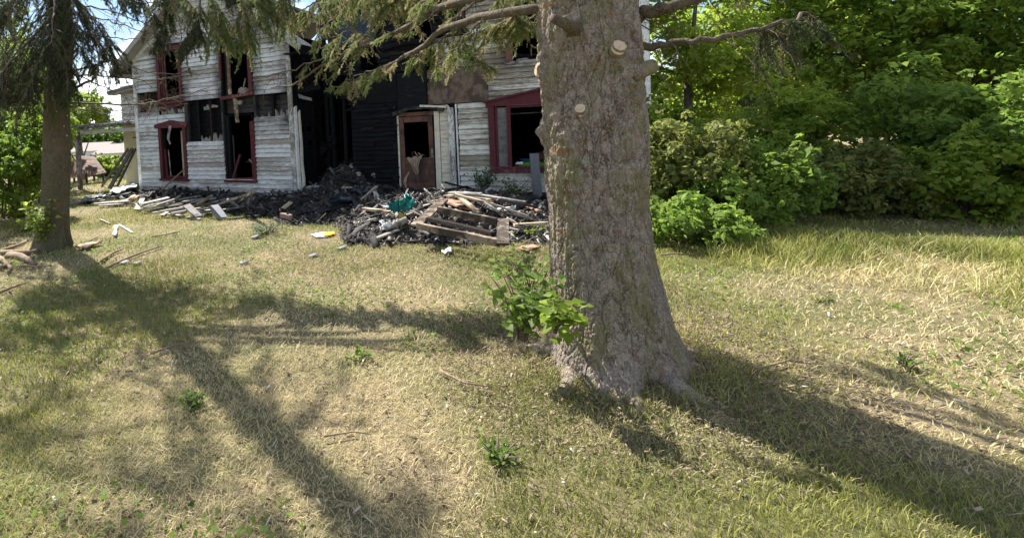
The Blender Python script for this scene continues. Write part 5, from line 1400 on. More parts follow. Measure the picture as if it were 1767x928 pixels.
# ------------------------------------------------------------------ broadleaved trees and bushes
def leaf_cloud(name, C, R, n, size, mat, parent, tintm=0.5, flat=0.75, elong=1.6, shell=0.55):
    """C: clump centres (m,3), R: clump radii; n leaves spread over them"""
    m_ = len(C); w = R ** 2; idx = rng.choice(m_, n, p=w / w.sum())
    dv = unit(rng.normal(0, 1, (n, 3))); rad = R[idx] * (shell + (1 - shell) * rng.random(n)) ** 1.0
    P = C[idx] + dv * rad[:, None] * np.array([1, 1, flat])
    nr = unit(dv * 0.7 + rng.normal(0, 0.55, (n, 3)) + np.array([0, 0, 0.55]))
    a = unit(np.cross(nr, rng.normal(0, 1, (n, 3)))); b = np.cross(nr, a)
    s = size * (0.35 + 1.3 * rng.random(n) ** 1.4)
    ax = a * s[:, None] * elong / 2; bx_ = b * s[:, None] / 2; dr = -nr * (s * 0.18)[:, None]
    V = np.stack([P - ax, P + bx_ * 0.9 - ax * 0.1 + dr * -1, P + ax + dr, P - bx_ * 0.9 - ax * 0.1 - dr], 1).reshape(-1, 3)
    F = np.arange(n * 4).reshape(-1, 4)
    ct = rng.normal(tintm, 0.17, m_)
    t = np.clip(ct[idx] + rng.normal(0, 0.2, n), 0, 1)
    o = npmesh(name, V, F, mat, parent, {'tint': np.repeat(t, 4)})
    return tag(o, kind='stuff')

def leafy(name, base, height, rad, label, mat, n, size, cat='tree', trunk=True, clumps=40, lo=0.25, tr=0.14, tintm=0.5, group=None, wide=1.0, crad=0.21):
    root = empty(name, base); tag(root, label, cat, group); clumps = int(clumps * 1.5)
    C = []; R = []
    for k in range(clumps):
        while True:
            v = rng.uniform(-1, 1, 3)
            if np.linalg.norm(v) < 1: break
        zc = lo + (1 - lo) * (v[2] * 0.5 + 0.5)
        C.append((v[0] * rad * wide * 0.88, v[1] * rad * 0.88, zc * height * 0.93)); R.append(rad * crad * rng.uniform(0.6, 1.3))
    for k in range(int(clumps * 0.45)):      # loose shoots beyond the main mass
        c = C[random.randrange(clumps)]; q = random.uniform(1.05, 1.3)
        C.append((c[0] * q, c[1] * q, min(c[2] * q, height * 1.12) + random.uniform(0, .1) * rad)); R.append(rad * crad * random.uniform(.22, .5))
    C = np.array(C); R = np.array(R)
    wood = MB()
    if trunk:
        top = Vector((rng.normal(0, .2), rng.normal(0, .2), height * 0.8))
        pts = [Vector((0, 0, -0.2)), Vector((0, 0, height * .1)), Vector((rng.normal(0, .1), rng.normal(0, .1), height * .4)), top]
        wood.tube(pts, [tr * 1.4, tr * 1.05, tr * 0.7, tr * 0.2], 9, rough=0.08)
        for k in range(min(len(C), 16)):
            zz = rng.uniform(0.2, 0.65) * height; s0 = Vector((0, 0, zz)); e = Vector(C[k])
            wood.tube([s0, s0.lerp(e, .5) + Vector((0, 0, .1)), e], [tr * .35, tr * .2, tr * .06], 5)
    else:
        for k in range(min(len(C), 18)):
            s0 = Vector((rng.uniform(-.3, .3) * rad, rng.uniform(-.3, .3) * rad, -0.05)); e = Vector(C[k])
            wood.tube([s0, s0.lerp(e, .5) + Vector((0, 0, .08)), e], [.022, .014, .006], 4)
    wood.build('trunk' if trunk else 'stems', M['twig'], root, True)
    leaf_cloud('crown' if trunk else 'foliage', C, R, n, size, M[mat], root, tintm)
    return root

def gp(x, y, d=0.0):
    p = G(x, y); return Vector((p.x, p.y, TZ(p.x, p.y)))
def dp(x, dist):
    """ground point under a pixel column at a distance"""
    p = D(x, 250, dist); return Vector((p.x, p.y, TZ(p.x, p.y)))

# left side
leafy('hazel_bush', dp(18, 12.5), 3.2, 1.25, 'sunlit leafy bush at the left edge above the black tub', 'leaf_bright', 17000, 0.062, 'bush', False, 60, 0.03, tintm=0.45)
leafy('hazel_bush', dp(-70, 11.0), 3.3, 1.5, 'tall leafy bush cut by the left edge of the picture', 'leaf_mid', 12000, 0.07, 'bush', False, 50, 0.03)
leafy('hazel_bush', dp(55, 15.5), 3.6, 1.35, 'leafy bush directly behind the slimmer spruce trunk', 'leaf_bright', 13000, 0.07, 'bush', False, 50, 0.03, tintm=0.4)
leafy('shade_tree', dp(-30, 19), 7.6, 3.0, 'tall green tree rising behind the bushes at the left edge', 'leaf_bright', 17000, 0.11, tintm=0.5)
leafy('shade_tree', dp(62, 24), 7.0, 2.6, 'rounded green tree behind the slimmer spruce', 'leaf_mid', 12000, 0.13)
leafy('shade_tree', dp(140, 30), 6.0, 1.9, 'feathery tree beyond the torn porch roof', 'leaf_bright', 8500, 0.12, tintm=0.45, lo=0.5)
leafy('garden_hedge', dp(183, 25), 1.35, 0.85, 'low sunlit hedge behind the ladder', 'leaf_bright', 6000, 0.08, 'hedge', False, 40, 0.02, tintm=0.6)
for k, (x, d_, h) in enumerate(((178, 95, 8), (205, 105, 9), (230, 100, 8.5), (150, 98, 8), (120, 105, 9))):
    leafy('distant_tree', dp(x, d_), h, 5.0, ('dark distant tree on the skyline straight above the red plank sheet', 'dark distant tree on the skyline above the small white gabled house', 'dark distant tree on the skyline hidden partly by the house corner', 'dark distant tree on the skyline just right of the porch post', 'dark distant tree on the skyline just left of the porch post')[k], 'leaf_mid', 2600, 0.5, tintm=0.15, group='distant trees beyond the grey roofed houses', crad=0.35)
# right side
rs = [
 ('elder_bush', 1180, 7.1, 0.62, 0.85, 'low leafy bush hugging the right edge of the big trunk', 'leaf_mid', 4600, 0.055, 'bush', False, 40, 0.0, 0.6),
 ('elder_bush', 1262, 7.7, 0.95, 0.8, 'knee high loose bush next to the lowest one on the right', 'leaf_mid', 4600, 0.05, 'bush', False, 40, 0.0, 0.7),
 ('elder_bush', 1185, 8.3, 1.9, 1.0, 'yellow green bush rising behind the lowest one at the big trunk', 'leaf_fern', 8500, 0.055, 'bush', False, 60, 0.05, 0.55),
 ('elder_bush', 1140, 10.2, 2.3, 0.9, 'leafy bush touching the foot of the house corner post', 'leaf_bright', 8500, 0.06, 'bush', False, 60, 0.05, 0.4),
 ('elder_bush', 1290, 8.3, 1.35, 1.1, 'spreading low bush second along the lawn edge from the big trunk', 'leaf_mid', 8000, 0.06, 'bush', False, 60, 0.02, 0.55),
 ('elder_bush', 1370, 9.6, 2.3, 1.2, 'taller loose bush below the tip of the right hand limb', 'leaf_bright', 9500, 0.065, 'bush', False, 60, 0.03, 0.5),
 ('elder_bush', 1480, 8.4, 1.2, 1.1, 'low ragged bush in the middle of the right side lawn edge', 'leaf_fern', 7500, 0.055, 'bush', False, 50, 0.02, 0.45),
 ('elder_bush', 1570, 9.0, 2.5, 1.3, 'upright bush near the right end of the thicket', 'leaf_mid', 10000, 0.065, 'bush', False, 60, 0.03, 0.6),
 ('elder_bush', 1680, 7.7, 1.4, 1.1, 'low bush left of the one cut by the right edge', 'leaf_bright', 8500, 0.06, 'bush', False, 50, 0.02, 0.45),
 ('elder_bush', 1790, 7.6, 2.4, 1.4, 'bush cut by the right edge of the picture', 'leaf_mid', 9500, 0.065, 'bush', False, 50, 0.03, 0.5),
 ('maple_tree', 1190, 14.5, 6.8, 2.2, 'bright green maple directly behind the house corner post', 'leaf_bright', 13000, 0.095, 'tree', True, 60, 0.2, 0.7),
 ('maple_tree', 1330, 16.0, 8.0, 2.7, 'broad maple behind the second limb of the big spruce', 'leaf_bright', 14000, 0.11, 'tree', True, 60, 0.15, 0.6),
 ('locust_tree', 1225, 19.0, 4.6, 2.4, 'grey green tree lower than the maples beside it', 'leaf_grey', 9000, 0.10, 'tree', True, 50, 0.1, 0.7),
 ('maple_tree', 1500, 14.5, 7.2, 2.5, 'tall tree in the middle of the right side backdrop', 'leaf_mid', 12500, 0.11, 'tree', True, 60, 0.12, 0.6),
 ('maple_tree', 1665, 13.5, 6.2, 2.4, 'smaller tree left of the one at the right edge', 'leaf_bright', 12000, 0.10, 'tree', True, 60, 0.12, 0.5),
 ('maple_tree', 1840, 12.5, 7.2, 2.6, 'tree crown cut by the right edge of the picture', 'leaf_mid', 11000, 0.10, 'tree', True, 60, 0.15, 0.6),
 ('locust_tree', 1420, 25.0, 9.0, 3.6, 'hazy grey green tree seen in the gap between two maples', 'leaf_grey', 9000, 0.18, 'tree', True, 50, 0.1, 0.6),
 ('locust_tree', 1590, 23.0, 8.0, 3.6, 'farther grey green tree filling the right hand gap', 'leaf_grey', 9000, 0.18, 'tree', True, 50, 0.1, 0.5),
 ('locust_tree', 1290, 27.0, 6.0, 3.6, 'pale distant tree low between the maples nearest the house', 'leaf_grey', 7000, 0.18, 'tree', True, 50, 0.1, 0.7),
 ('locust_tree', 1760, 21.0, 7.5, 3.4, 'pale tree farthest right behind the edge crown', 'leaf_grey', 7000, 0.18, 'tree', True, 50, 0.1, 0.5),
]
for (nm, x, d_, h, r_, lb, mt, n_, sz, cat, trk, cl, lo, ti) in rs:
    leafy(nm, dp(x, d_), h, r_, lb, mt, n_, sz, cat, trk, cl, lo, tintm=ti)

print('polys', sum(len(o.data.polygons) for o in scn.objects if o.type == 'MESH'))

# ------------------------------------------------------------------ things round the rear corner
def root_at(name, p, label, cat, group=None):
    r = empty(name, p); tag(r, label, cat, group); return r

# torn porch roof on its post (a lean-to beside the gable wing)
pr = root_at('porch_roof', hw(-6.1, 0.8, 0), 'torn lean-to porch roof with ragged edge on a grey wooden post left of the house', 'porch roof')
pr.rotation_euler.z = -HB
def PRL(x, y, yy):
    u, z = hpl(x, y, yy); return (u + 6.1, yy - 0.8, z)
f0 = Vector(PRL(124, 220, 0.8)); f1 = Vector(PRL(236, 207, 0.8)); f1.x = 0.12
b0 = f0 + Vector((0.1, 3.2, 0.22)); b1 = f1 + Vector((0, 2.2, 0.25))
NB = 9
for k in range(NB):
    a, b = k / NB, (k + 0.97) / NB
    p, q = f0.lerp(f1, a), f0.lerp(f1, b); r, s = b0.lerp(b1, a), b0.lerp(b1, b)
    sag = -0.10 * sin(pi * (k + .5) / NB) * random.uniform(.4, 1.4)
    e = Vector((0, random.uniform(-.1, .25), 0)); up = Vector((0, 0, .07)); sg = Vector((0, 0, sag))
    m_ = MB(); m_.add([p + sg + e, q + sg + e, s, r, p + sg + e + up, q + sg + e + up, s + up, r + up], [(0, 3, 2, 1), (4, 5, 6, 7), (0, 1, 5, 4), (2, 3, 7, 6), (1, 2, 6, 5), (0, 4, 7, 3)])
    m_.build('roof_panel', M['roofing'] if k % 3 else M['graywood'], pr)
MB().beam(f0 + Vector((0, 0.1, -0.22)), f1 + Vector((0, 0.1, -0.30)), 0.05, 0.13, n=6, jit=0.01).build('beam', M['palewood'], pr)
MB().beam(f0 + Vector((0, 2.2, -0.10)), f1 + Vector((0, 2.0, -0.20)), 0.05, 0.12, n=4, jit=0.01).build('beam', M['palewood'], pr)
for k in range(7):
    c = f0.lerp(f1, 0.08 + k * 0.14)
    MB().beam(c + Vector((0, 0.0, -0.06)), c + Vector((0, 2.6, 0.10)), 0.05, 0.09).build('rafter', M['palewood'], pr)
for k in range(8):
    c = f0.lerp(f1, 0.2 + k * 0.075)
    MB().beam(c + Vector((0, -.04, -0.02)), c + Vector((random.uniform(-.2, .2), -.1, -0.10 - random.random() * .16)), random.uniform(.1, .22), 0.012, Vector((0, 1, 0)), 2, 0.02, 0.5, .04).build('torn_shingle_strip', M['roofing'], pr)
pt = Vector(PRL(133, 228, 0.8)); pb = hl(gp(139, 325)); 
pbase = gp(139, 326); qb = Vector((pb[0] + 6.1, pb[1] - 0.8, pbase.z - 0.1))
MB().beam(qb, pt, 0.13, 0.13, Vector((0, 1, 0)), 6, 0.004).build('post', M['graywood'], pr)
MB().beam(f1 + Vector((-0.05, 0.12, -0.75)), f1 + Vector((-0.60, 0.12, -0.32)), 0.06, 0.05, Vector((0, 1, 0))).build('brace', M['palewood'], pr)
MB().beam(f0.lerp(f1, .5) + Vector((0, .9, -.55)), f1 + Vector((0, 0.9, -0.38)), 0.04, 0.05, Vector((0, 1, 0))).build('hanging_batten', M['char'], pr)

# ladders leaning on the rear wall
def ladder(bx0, by0, bx1, by1, tx0, ty0, tx1, ty1, dist_t, label, n=9, dz=0.0):
    A0, A1 = gp(bx0, by0), gp(bx1, by1); T0, T1 = D(tx0, ty0, dist_t), D(tx1, ty1, dist_t)
    r = root_at('ladder', A0, label, 'ladder', 'ladders leaning on the cream rear wall')
    a0, a1, t0, t1 = (Vector(v) - A0 + Vector((0, 0, dz)) for v in (A0, A1, T0, T1))
    MB().beam(a0, t0, 0.05, 0.08).build('rail', M['laddermetal'], r); MB().beam(a1, t1, 0.05, 0.08).build('rail', M['laddermetal'], r)
    for k in range(n):
        f = (k + .6) / n
        MB().tube([a0.lerp(t0, f), a1.lerp(t1, f)], 0.018, 6).build('rung', M['metal'], r)
ladder(175, 321, 187, 324, 221, 257, 227, 257, 17.6, 'dark ladder leaning on the cream wall, the left one of two', 8)
ladder(190, 325, 201, 323, 229, 257, 234, 257, 17.2, 'dark ladder leaning on the cream wall, the right one touching the house corner', 8)

# blue bin with a grey lid
p = gp(228, 320); p = hw(-6.7, 1.5); p.z = TZ(p.x, p.y)
bn = root_at('storage_bin', p, 'round bin with a domed grey lid half behind the house corner', 'bin')
MB().tube([(0, 0, 0), (0, 0, .5), (0, 0, .55)], [.26, .30, .31], 18).build('bin_body', M['bluebits'], bn, True)
MB().tube([(0, 0, .55), (0, 0, .6), (0, 0, .68), (0, 0, .72)], [.36, .37, .24, .05], 18).build('lid', M['metal'], bn, True)
MB().box(-.42, -.12, -.3, -.05, 0, .45, .02).build('pale_box_side', M['creamwall'], bn)

# faded red plank sheet lying on a frame behind the post
c = gp(135, 318)
rsd = root_at('plank_sheet', dp(150, 22.5), 'faded red plank sheet leaning low behind the porch post', 'plank sheet')
o_ = Vector(rsd.location)
P0 = D(124, 268, 22.5) - o_; P1 = D(163, 270, 22.5) - o_; P2 = D(184, 298, 20.8) - o_; P3 = D(152, 305, 20.8) - o_
for k in range(4):
    a, b = k / 4, (k + 0.96) / 4
    q = [P0.lerp(P3, a), P1.lerp(P2, a), P1.lerp(P2, b), P0.lerp(P3, b)]
    nn = (q[1] - q[0]).cross(q[2] - q[0]).normalized() * 0.04
    m_ = MB(); m_.add(q + [v + nn for v in q], [(0, 1, 2, 3), (7, 6, 5, 4), (0, 4, 5, 1), (1, 5, 6, 2), (2, 6, 7, 3), (3, 7, 4, 0)])
    m_.build('plank', M['rustsheet'], rsd)
L0 = D(120, 280, 22.4) - o_; L1 = D(122, 308, 21.2) - o_
for k in range(2):
    q = [P0.lerp(P3, k / 2), P0.lerp(P3, (k + .95) / 2), Vector(P0.lerp(P3, (k + .95) / 2)).lerp(L1, 1) if k else L0.lerp(L1, .6), L0 if not k else L0.lerp(L1, .6)]
    m_ = MB(); m_.add([v + w_ for w_ in (Vector((0, .05, 0)), Vector((0, .09, 0))) for v in q], [(0, 1, 2, 3), (7, 6, 5, 4), (0, 4, 5, 1), (1, 5, 6, 2), (2, 6, 7, 3), (3, 7, 4, 0)])
    m_.build('side_plank', M['rustsheet'], rsd)
for t_ in (0.05, 0.9):
    a = P1.lerp(P2, t_); MB().beam(a - Vector((.1, 0, 0)), Vector((a.x - .1, a.y, TZ(a.x + o_.x, a.y + o_.y) - o_.z - .05)), .07, .07, Vector((0, 1, 0))).build('leg', M['darkwood'], rsd)
    a = P0.lerp(P3, t_); MB().beam(a, Vector((a.x, a.y, TZ(a.x + o_.x, a.y + o_.y) - o_.z - .05)), .07, .07, Vector((0, 1, 0))).build('leg', M['darkwood'], rsd)

# far houses
def far_house(x0, x1, yr, ye, dist, label, depth=8, wallc='housewall'):
    a = D(x0, ye, dist); b = D(x1, ye, dist); zr = D((x0 + x1) / 2, yr, dist).z; ze = (a.z + b.z) / 2
    zg = TZ(a.x, a.y) - 0.2
    r = root_at('distant_house', Vector(((a.x + b.x) / 2, dist, zg)), label, 'house'); W = (b.x - a.x) / 2; e = ze - zg; t = zr - zg
    MB().box(-W + .4, W - .4, 0, depth, 0, e).build('wall', M[wallc], r)
    m_ = MB(); hh = depth / 2
    m_.add([(-W, -.4, e), (W, -.4, e), (W * .96, hh, t), (-W * .96, hh, t), (-W, depth + .4, e), (W, depth + .4, e)], [(0, 1, 2, 3), (3, 2, 5, 4), (0, 3, 4), (1, 5, 2), (0, 4, 5, 1)])
    m_.build('roof', M['asphroof'], r)
    for k in (-.55, 0.1, .6):
        f = MB().box(W * k - .6, W * k + .6, -.06, -.01, e * .35, e * .8).build('window', M['glass'], r)
        MB().box(W * k - .7, W * k + .7, -.10, -.065, e * .8, e * .85).build('window_head', M['housewall'], f)
far_house(160, 240, 249, 264, 62, 'pale house with a low brown grey roof seen under the porch roof')
far_house(118, 176, 247, 261, 74, 'grey roofed house farther off to the left under the porch roof', 8)
far_house(200, 232, 241, 248, 92, 'small white gabled house farthest away under the porch roof', 6)

# ------------------------------------------------------------------ debris, one thing each
def chunkboard(name, x0, y0, x1, y1, w, t, mt, label, cat='board', group=None, z0=0.03, z1=0.03, roll=0.0, ragged=0.03, onsurf=True):
    A = G(x0, y0, z0) if not onsurf else None
    if onsurf:
        A = hit(x0, y0, z0); B_ = hit(x1, y1, z1)
    else:
        B_ = G(x1, y1, z1)
    up = Vector((0, 0, 1))
    if roll:
        d_ = (B_ - A).normalized(); s_ = d_.cross(up).normalized(); up = up * cos(roll) + s_ * sin(roll)
    o = MB().beam(A, B_, w, t, up, 4, 0.004, random.uniform(.85, 1), ragged).build(name, M[mt], None)
    return tag(o, label, cat, group)

B = chunkboard
B('board', 236, 362, 246, 343, .14, .03, 'palewood', 'short pale board nearest the lawn at the left end of the heap', z0=.06, z1=.22)
B('board', 238, 362, 300, 350, .10, .035, 'palewood', 'long pale lath sloping up to the right from the short pale board', z0=.10, z1=.2)
B('board', 245, 352, 292, 341, .20, .03, 'palewood', 'broad white flaking board lying on top of the heap below the lower left window', z0=.22, z1=.28)
B('board', 270, 355, 305, 343, .09, .04, 'graywood', 'grey batten crossing the broad white flaking board', z0=.26, z1=.34)
B('board', 284, 358, 310, 338, .07, .04, 'graywood', 'thin grey batten tilted up beside the sooty boards under the left window', z0=.12, z1=.42)
B('board', 321, 354, 344, 375, .20, .035, 'graywood', 'smooth grey board tipped towards the lawn below the gap between the two lower windows', z0=.28, z1=.05)
B('board', 332, 358, 365, 338, .08, .04, 'graywood', 'grey stick board rising to the right behind the smooth grey board', z0=.12, z1=.5)
B('board', 368, 355, 384, 376, .22, .035, 'slate', 'bluish dark board lying flat towards the lawn beside the smooth grey one', z0=.26, z1=.05)
B('board', 376, 353, 432, 334, .10, .05, 'graywood', 'long charred grey beam leaning up against the wall under the lower right window', z0=.16, z1=.55)
B('board', 394, 344, 412, 358, .09, .035, 'graywood', 'short brown grey batten sliding down from the leaning beam', z0=.36, z1=.08)
B('board', 410, 353, 436, 332, .09, .04, 'graywood', 'light batten propped beside the leaning beam at the grey ash', z0=.1, z1=.62)
B('board', 288, 369, 345, 378, .07, .03, 'palewood', 'thin white lath lying lowest on the lawn edge before the gable wing', z0=.02, z1=.03)
B('board', 280, 372, 296, 362, .10, .03, 'palewood', 'stubby white board at the lawn edge left of the thin white lath')
B('board', 340, 366, 375, 362, .14, .04, 'graywood', 'grey plank lying between the smooth grey board and the bluish dark one', z0=.1, z1=.12)
B('board', 348, 374, 366, 368, .07, .03, 'darkwood', 'small dark batten under the grey plank near the lawn edge')
B('board', 390, 378, 452, 372, .08, .03, 'darkwood', 'long black lath along the shaded edge of the ash')
B('board', 482, 364, 503, 349, .12, .05, 'tanwood', 'short tan board lying in the black ash at the right corner of the gable wing', z0=.03, z1=.10)
B('stick', 275, 332, 318, 292, .035, .03, 'stick', 'thin brown pole leaning on the sill of the lower left window', 'pole', z0=.15, z1=.75)
B('board', 316, 348, 352, 343, .14, .03, 'graywood', 'silver grey board lying against the base of the wall between the lower windows', z0=.2, z1=.25)
B('board', 150, 348, 205, 339, .16, .03, 'palewood', 'pale plank at the far left tip of the heap beside the bare spruce trunk')
B('board', 120, 352, 182, 346, .12, .03, 'palewood', 'whitish plank touching the spruce trunk at the left end of the heap')
B('board', 190, 345, 233, 330, .12, .03, 'graywood', 'grey plank pointing at the left house corner')
B('board', 205, 350, 240, 338, .16, .03, 'palewood', 'wide chalky plank near the left house corner')
B('board', 175, 350, 235, 344, .10, .03, 'tanwood', 'narrow tan plank on the lit left part of the heap')
B('brick', 487, 371, 501, 375, .11, .09, 'brick', 'single pinkish brick lying on the black ash', 'brick', z0=.07, z1=.07, ragged=.005)
B('board', 628, 361, 672, 366, .09, .045, 'tanwood', 'short burnt tan beam lying below the left end of the teal plastic', z0=.12, z1=.1)
B('board', 625, 344, 650, 322, .10, .03, 'graywood', 'warped grey strip of roofing propped on the ash heap', z0=.1, z1=.3)
B('board', 657, 323, 678, 327, .09, .05, 'darkwood', 'sooty short board beside the foot of the door casing', z0=.1, z1=.1)
B('board', 548, 352, 575, 340, .08, .03, 'darkwood', 'black board lying before the porch step', z0=.1, z1=.15)
# loose heap boards that nothing tells apart
HEAP_L = ['grey board crossing beneath the thin grey batten, foremost of the left fan', 'sooty board next above the foremost one of the left fan', 'silver lath in the middle of the left fan of boards', 'dark grey board reaching from the left fan to the smooth grey board', 'short sooty board at the extreme left of the loose heap', 'pale grey lath ending at the foot of the smooth grey board', 'narrow burgundy trim board lying dark in the middle of the heap', 'grey board between the burgundy trim board and the wall', 'sooty lath above the grey plank in the heap centre', 'grey board sloping up towards the lower right window', 'charred lath just under the lower left window', 'silver board hard against the wall foot under the left window', 'charred board in front of the bluish dark one', 'grey batten on the ash right of the bluish dark board', 'thin dark lath behind the broad white flaking board', 'grey board starting left of the short pale board']
heapb = [(255, 365, 320, 352), (262, 368, 330, 356), (270, 362, 318, 349), (300, 364, 338, 352), (250, 358, 300, 345), (296, 368, 352, 358), (310, 358, 360, 345), (330, 350, 372, 342), (352, 356, 395, 346), (365, 349, 410, 341), (275, 350, 330, 340), (300, 346, 345, 338), (345, 362, 396, 352), (385, 362, 420, 356), (262, 347, 305, 338), (240, 356, 275, 344)]
for k, (a, b, c, d_) in enumerate(heapb):
    B('board', a, b, c, d_, random.uniform(.07, .16), .03, ('darkwood', 'graywood', 'darkwood', 'burgundy' if k == 6 else 'graywood')[k % 4] if k != 6 else 'burgundy',
      HEAP_L[k], group='loose boards in the heap before the gable wing', z0=random.uniform(.04, .14), z1=random.uniform(.08, .22))
PLANK_L = ['pale plank in the centre of the lit spread left of the house', 'grey plank just below the centre one of the lit spread', 'chalky plank lying against the crumpled dark blue sheet', 'grey plank running up from the spruce towards the porch post', 'pale plank nearest the lawn before the house corner', 'grey plank half under the small black sheet', 'pale plank ending nearest to the house corner post', 'grey plank stub touching the right side of the spruce trunk']
heapl = [(160, 352, 225, 347), (170, 355, 232, 351), (185, 341, 225, 333), (135, 345, 190, 338), (200, 354, 240, 352), (150, 342, 215, 334), (215, 346, 250, 336), (128, 349, 165, 345)]
for k, (a, b, c, d_) in enumerate(heapl):
    B('board', a, b, c, d_, random.uniform(.08, .16), .03, ('palewood', 'graywood')[k % 2], PLANK_L[k], group='planks spread left of the house corner', z0=random.uniform(.02, .10), z1=random.uniform(.04, .14))

def sheet(name, pts, th, mt, label, cat, z=0.05, wob=0.03, nx=8):
    """a thin crumpled sheet from four pixel corners laid on the ground"""
    Q = [hit(p_[0], p_[1], z if len(p_) == 2 else p_[2]) for p_ in pts]
    c = sum(Q, Vector()) / 4; V = []; F = []
    for i in range(nx + 1):
        for j in range(nx + 1):
            a, b = i / nx, j / nx
            p = Q[0].lerp(Q[1], a).lerp(Q[3].lerp(Q[2], a), b) - c
            e = min(0.04, 0.06 * (Q[0] - Q[1]).length) if (i in (0, nx) or j in (0, nx)) else 0.0
            V.append((p.x + random.uniform(-e, e) * .6, p.y + random.uniform(-e, e) * .6, p.z + random.uniform(-wob, wob)))
    for i in range(nx):
        for j in range(nx):
            q = i * (nx + 1) + j; F.append((q, q + nx + 1, q + nx + 2, q + 1))
    me = bpy.data.meshes.new(name); me.from_pydata(V, [], F); me.update(); me.polygons.foreach_set('use_smooth', [True] * len(me.polygons))
    o = link(name, me, M[mt], None, c); s = o.modifiers.new('Solidify', 'SOLIDIFY'); s.thickness = th
    return tag(o, label, cat)
sheet('tarp_sheet', [(150, 345), (205, 333), (235, 326), (185, 338)], .02, 'tarp', 'crumpled dark blue sheet spread left of the house corner', 'tarp', .12, .06, 10)
sheet('tarp_sheet', [(140, 350), (185, 340), (178, 334), (142, 342)], .02, 'blackplastic', 'small black sheet at the foot of the porch post', 'tarp', .08, .05, 8)
sheet('white_sheet', [(188, 330), (232, 316), (238, 322), (200, 334)], .02, 'white', 'pale plastic sheet between the ladders and the house corner', 'plastic sheet', .2, .05, 8)
sheet('cardboard_box', [(222, 344, .18), (232, 336, .32), (240, 342, .3), (230, 350, .1)], .03, 'orange' if False else 'tanwood', 'tan cardboard lump on the boards near the left house corner', 'cardboard', .2, .02, 4)
sheet('yellow_folder', [(536, 405), (558, 402), (565, 409), (546, 410)], .012, 'white', 'white folded flyer on the grass touching the yellow plastic', 'paper', .02, .008, 5)
sheet('yellow_folder', [(556, 402), (577, 401), (578, 405), (560, 408)], .015, 'yellow', 'bright yellow flattened plastic lying on the grass edge', 'plastic', .03, .012, 5)
sheet('teal_bin', [(668, 350, .35), (688, 346, .32), (690, 366, .12), (676, 364, .12)], .015, 'teal', 'melted teal plastic bin, the sagging left piece', 'plastic bin', .2, .04, 8)
tb = sheet('teal_bin', [(688, 350, .25), (705, 332, .52), (718, 352, .30), (694, 366, .10)], .015, 'teal', 'melted teal plastic bin with its upright right corner', 'plastic bin', .2, .05, 8)
sheet('white_sheet', [(655, 392, .08), (672, 380, .18), (680, 388, .12), (663, 398, .05)], .008, 'white', 'bluish white paper standing in the ash left of the broken pipe', 'paper', .1, .02, 5)
sheet('white_sheet', [(655, 383, .12), (662, 379, .16), (665, 386, .1), (659, 388, .08)], .008, 'white', 'small torn bluish paper scrap above the larger white paper', 'paper', .1, .01, 4)
sheet('white_sheet', [(762, 434), (778, 427), (780, 433), (768, 437)], .012, 'white', 'crumpled white rag on the grass below the pallet frame', 'rag', .05, .025, 6)
sheet('foam_block', [(194, 407), (197, 392), (204, 391), (202, 407)], .03, 'white', 'small bright white board on the grass right of the slimmer spruce', 'board', .04, .003, 3)
sheet('shingle', [(112, 440), (148, 423), (176, 420), (150, 432)], .02, 'rustwood', 'reddish brown bark slab beside the shadow of the slimmer spruce', 'bark slab', .04, .02, 5) if False else sheet('bark_slab', [(130, 427), (150, 420), (178, 417), (150, 429)], .02, 'rustwood', 'reddish brown bark slab beside the shadow of the slimmer spruce', 'bark slab', .05, .012, 5)
for k, (x, y) in enumerate(((590, 427), (215, 452), (236, 453), (440, 408), (540, 440), (420, 452))):
    sheet('slate_shingle', [(x - 9, y + 2), (x + 3, y - 3), (x + 10, y - 1), (x - 2, y + 3)], .006, 'slate', ('flat grey shingle on the dry grass below the yellow plastic', 'grey shingle near the dark branch shadow left of centre', 'pale grey shingle beside another left of centre', 'grey shingle near the weed clump on the lawn', 'whitish shingle on the lawn below the yellow plastic to the left', 'grey shingle in the middle of the trodden lawn')[k], 'shingle', .03, .002, 3)
B('stick', 206, 388, 228, 401, .03, .02, 'white', 'thin white stick beside the bright white board on the grass', 'stick')
B('stick', 172, 378, 190, 386, .03, .02, 'palewood', 'thin pale lath on the grass right of the slimmer spruce trunk', 'stick')
def stick(pts, r, label, z=0.02, mt='stick', cat='stick', group=None, r1=None):
    P = [hit(x, y, z + 0.015) for (x, y) in pts]; o = MB().tube(P, np.linspace(r, r1 or r * .5, len(P)), 7, rough=.1).build('stick', M[mt], None, True)
    return tag(o, label, cat, group)
stick([(261, 409), (280, 406), (305, 401), (311, 400)], .018, 'dry forked stick on the grass before the gable wing')
stick([(145, 422), (158, 414), (170, 408)], .022, 'short dark stick above the reddish bark slab')
stick([(176, 451), (185, 443), (196, 436), (211, 430)], .028, 'curved pale stick near the foot of the left tree shadow')
stick([(186, 462), (210, 450), (228, 442), (250, 434), (280, 424)], .022, 'long dark stick pointing up to the right on the trodden lawn', r1=.01)
stick([(0, 436), (25, 436), (50, 437), (68, 432), (74, 427)], .05, 'thick bent branch lying at the foot of the slimmer spruce', r1=.03)
stick([(15, 441), (35, 443), (50, 450), (60, 456)], .07, 'stout cut log piece in front of the thick bent branch')
stick([(0, 463), (10, 458), (22, 452)], .035, 'short broken branch at the left edge of the lawn')
stick([(40, 459), (60, 460), (90, 459)], .018, 'thin straight pale stick at the edge of the spruce shadow')
stick([(8, 432), (28, 424), (50, 414)], .03, 'grey root like branch left of the spruce foot')
stick([(0, 505), (20, 496), (45, 488)], .02, 'thin stick lying at the left below the branches')
stick([(0, 445), (8, 452), (18, 461), (14, 470)], .04, 'crooked short log at the left picture edge')
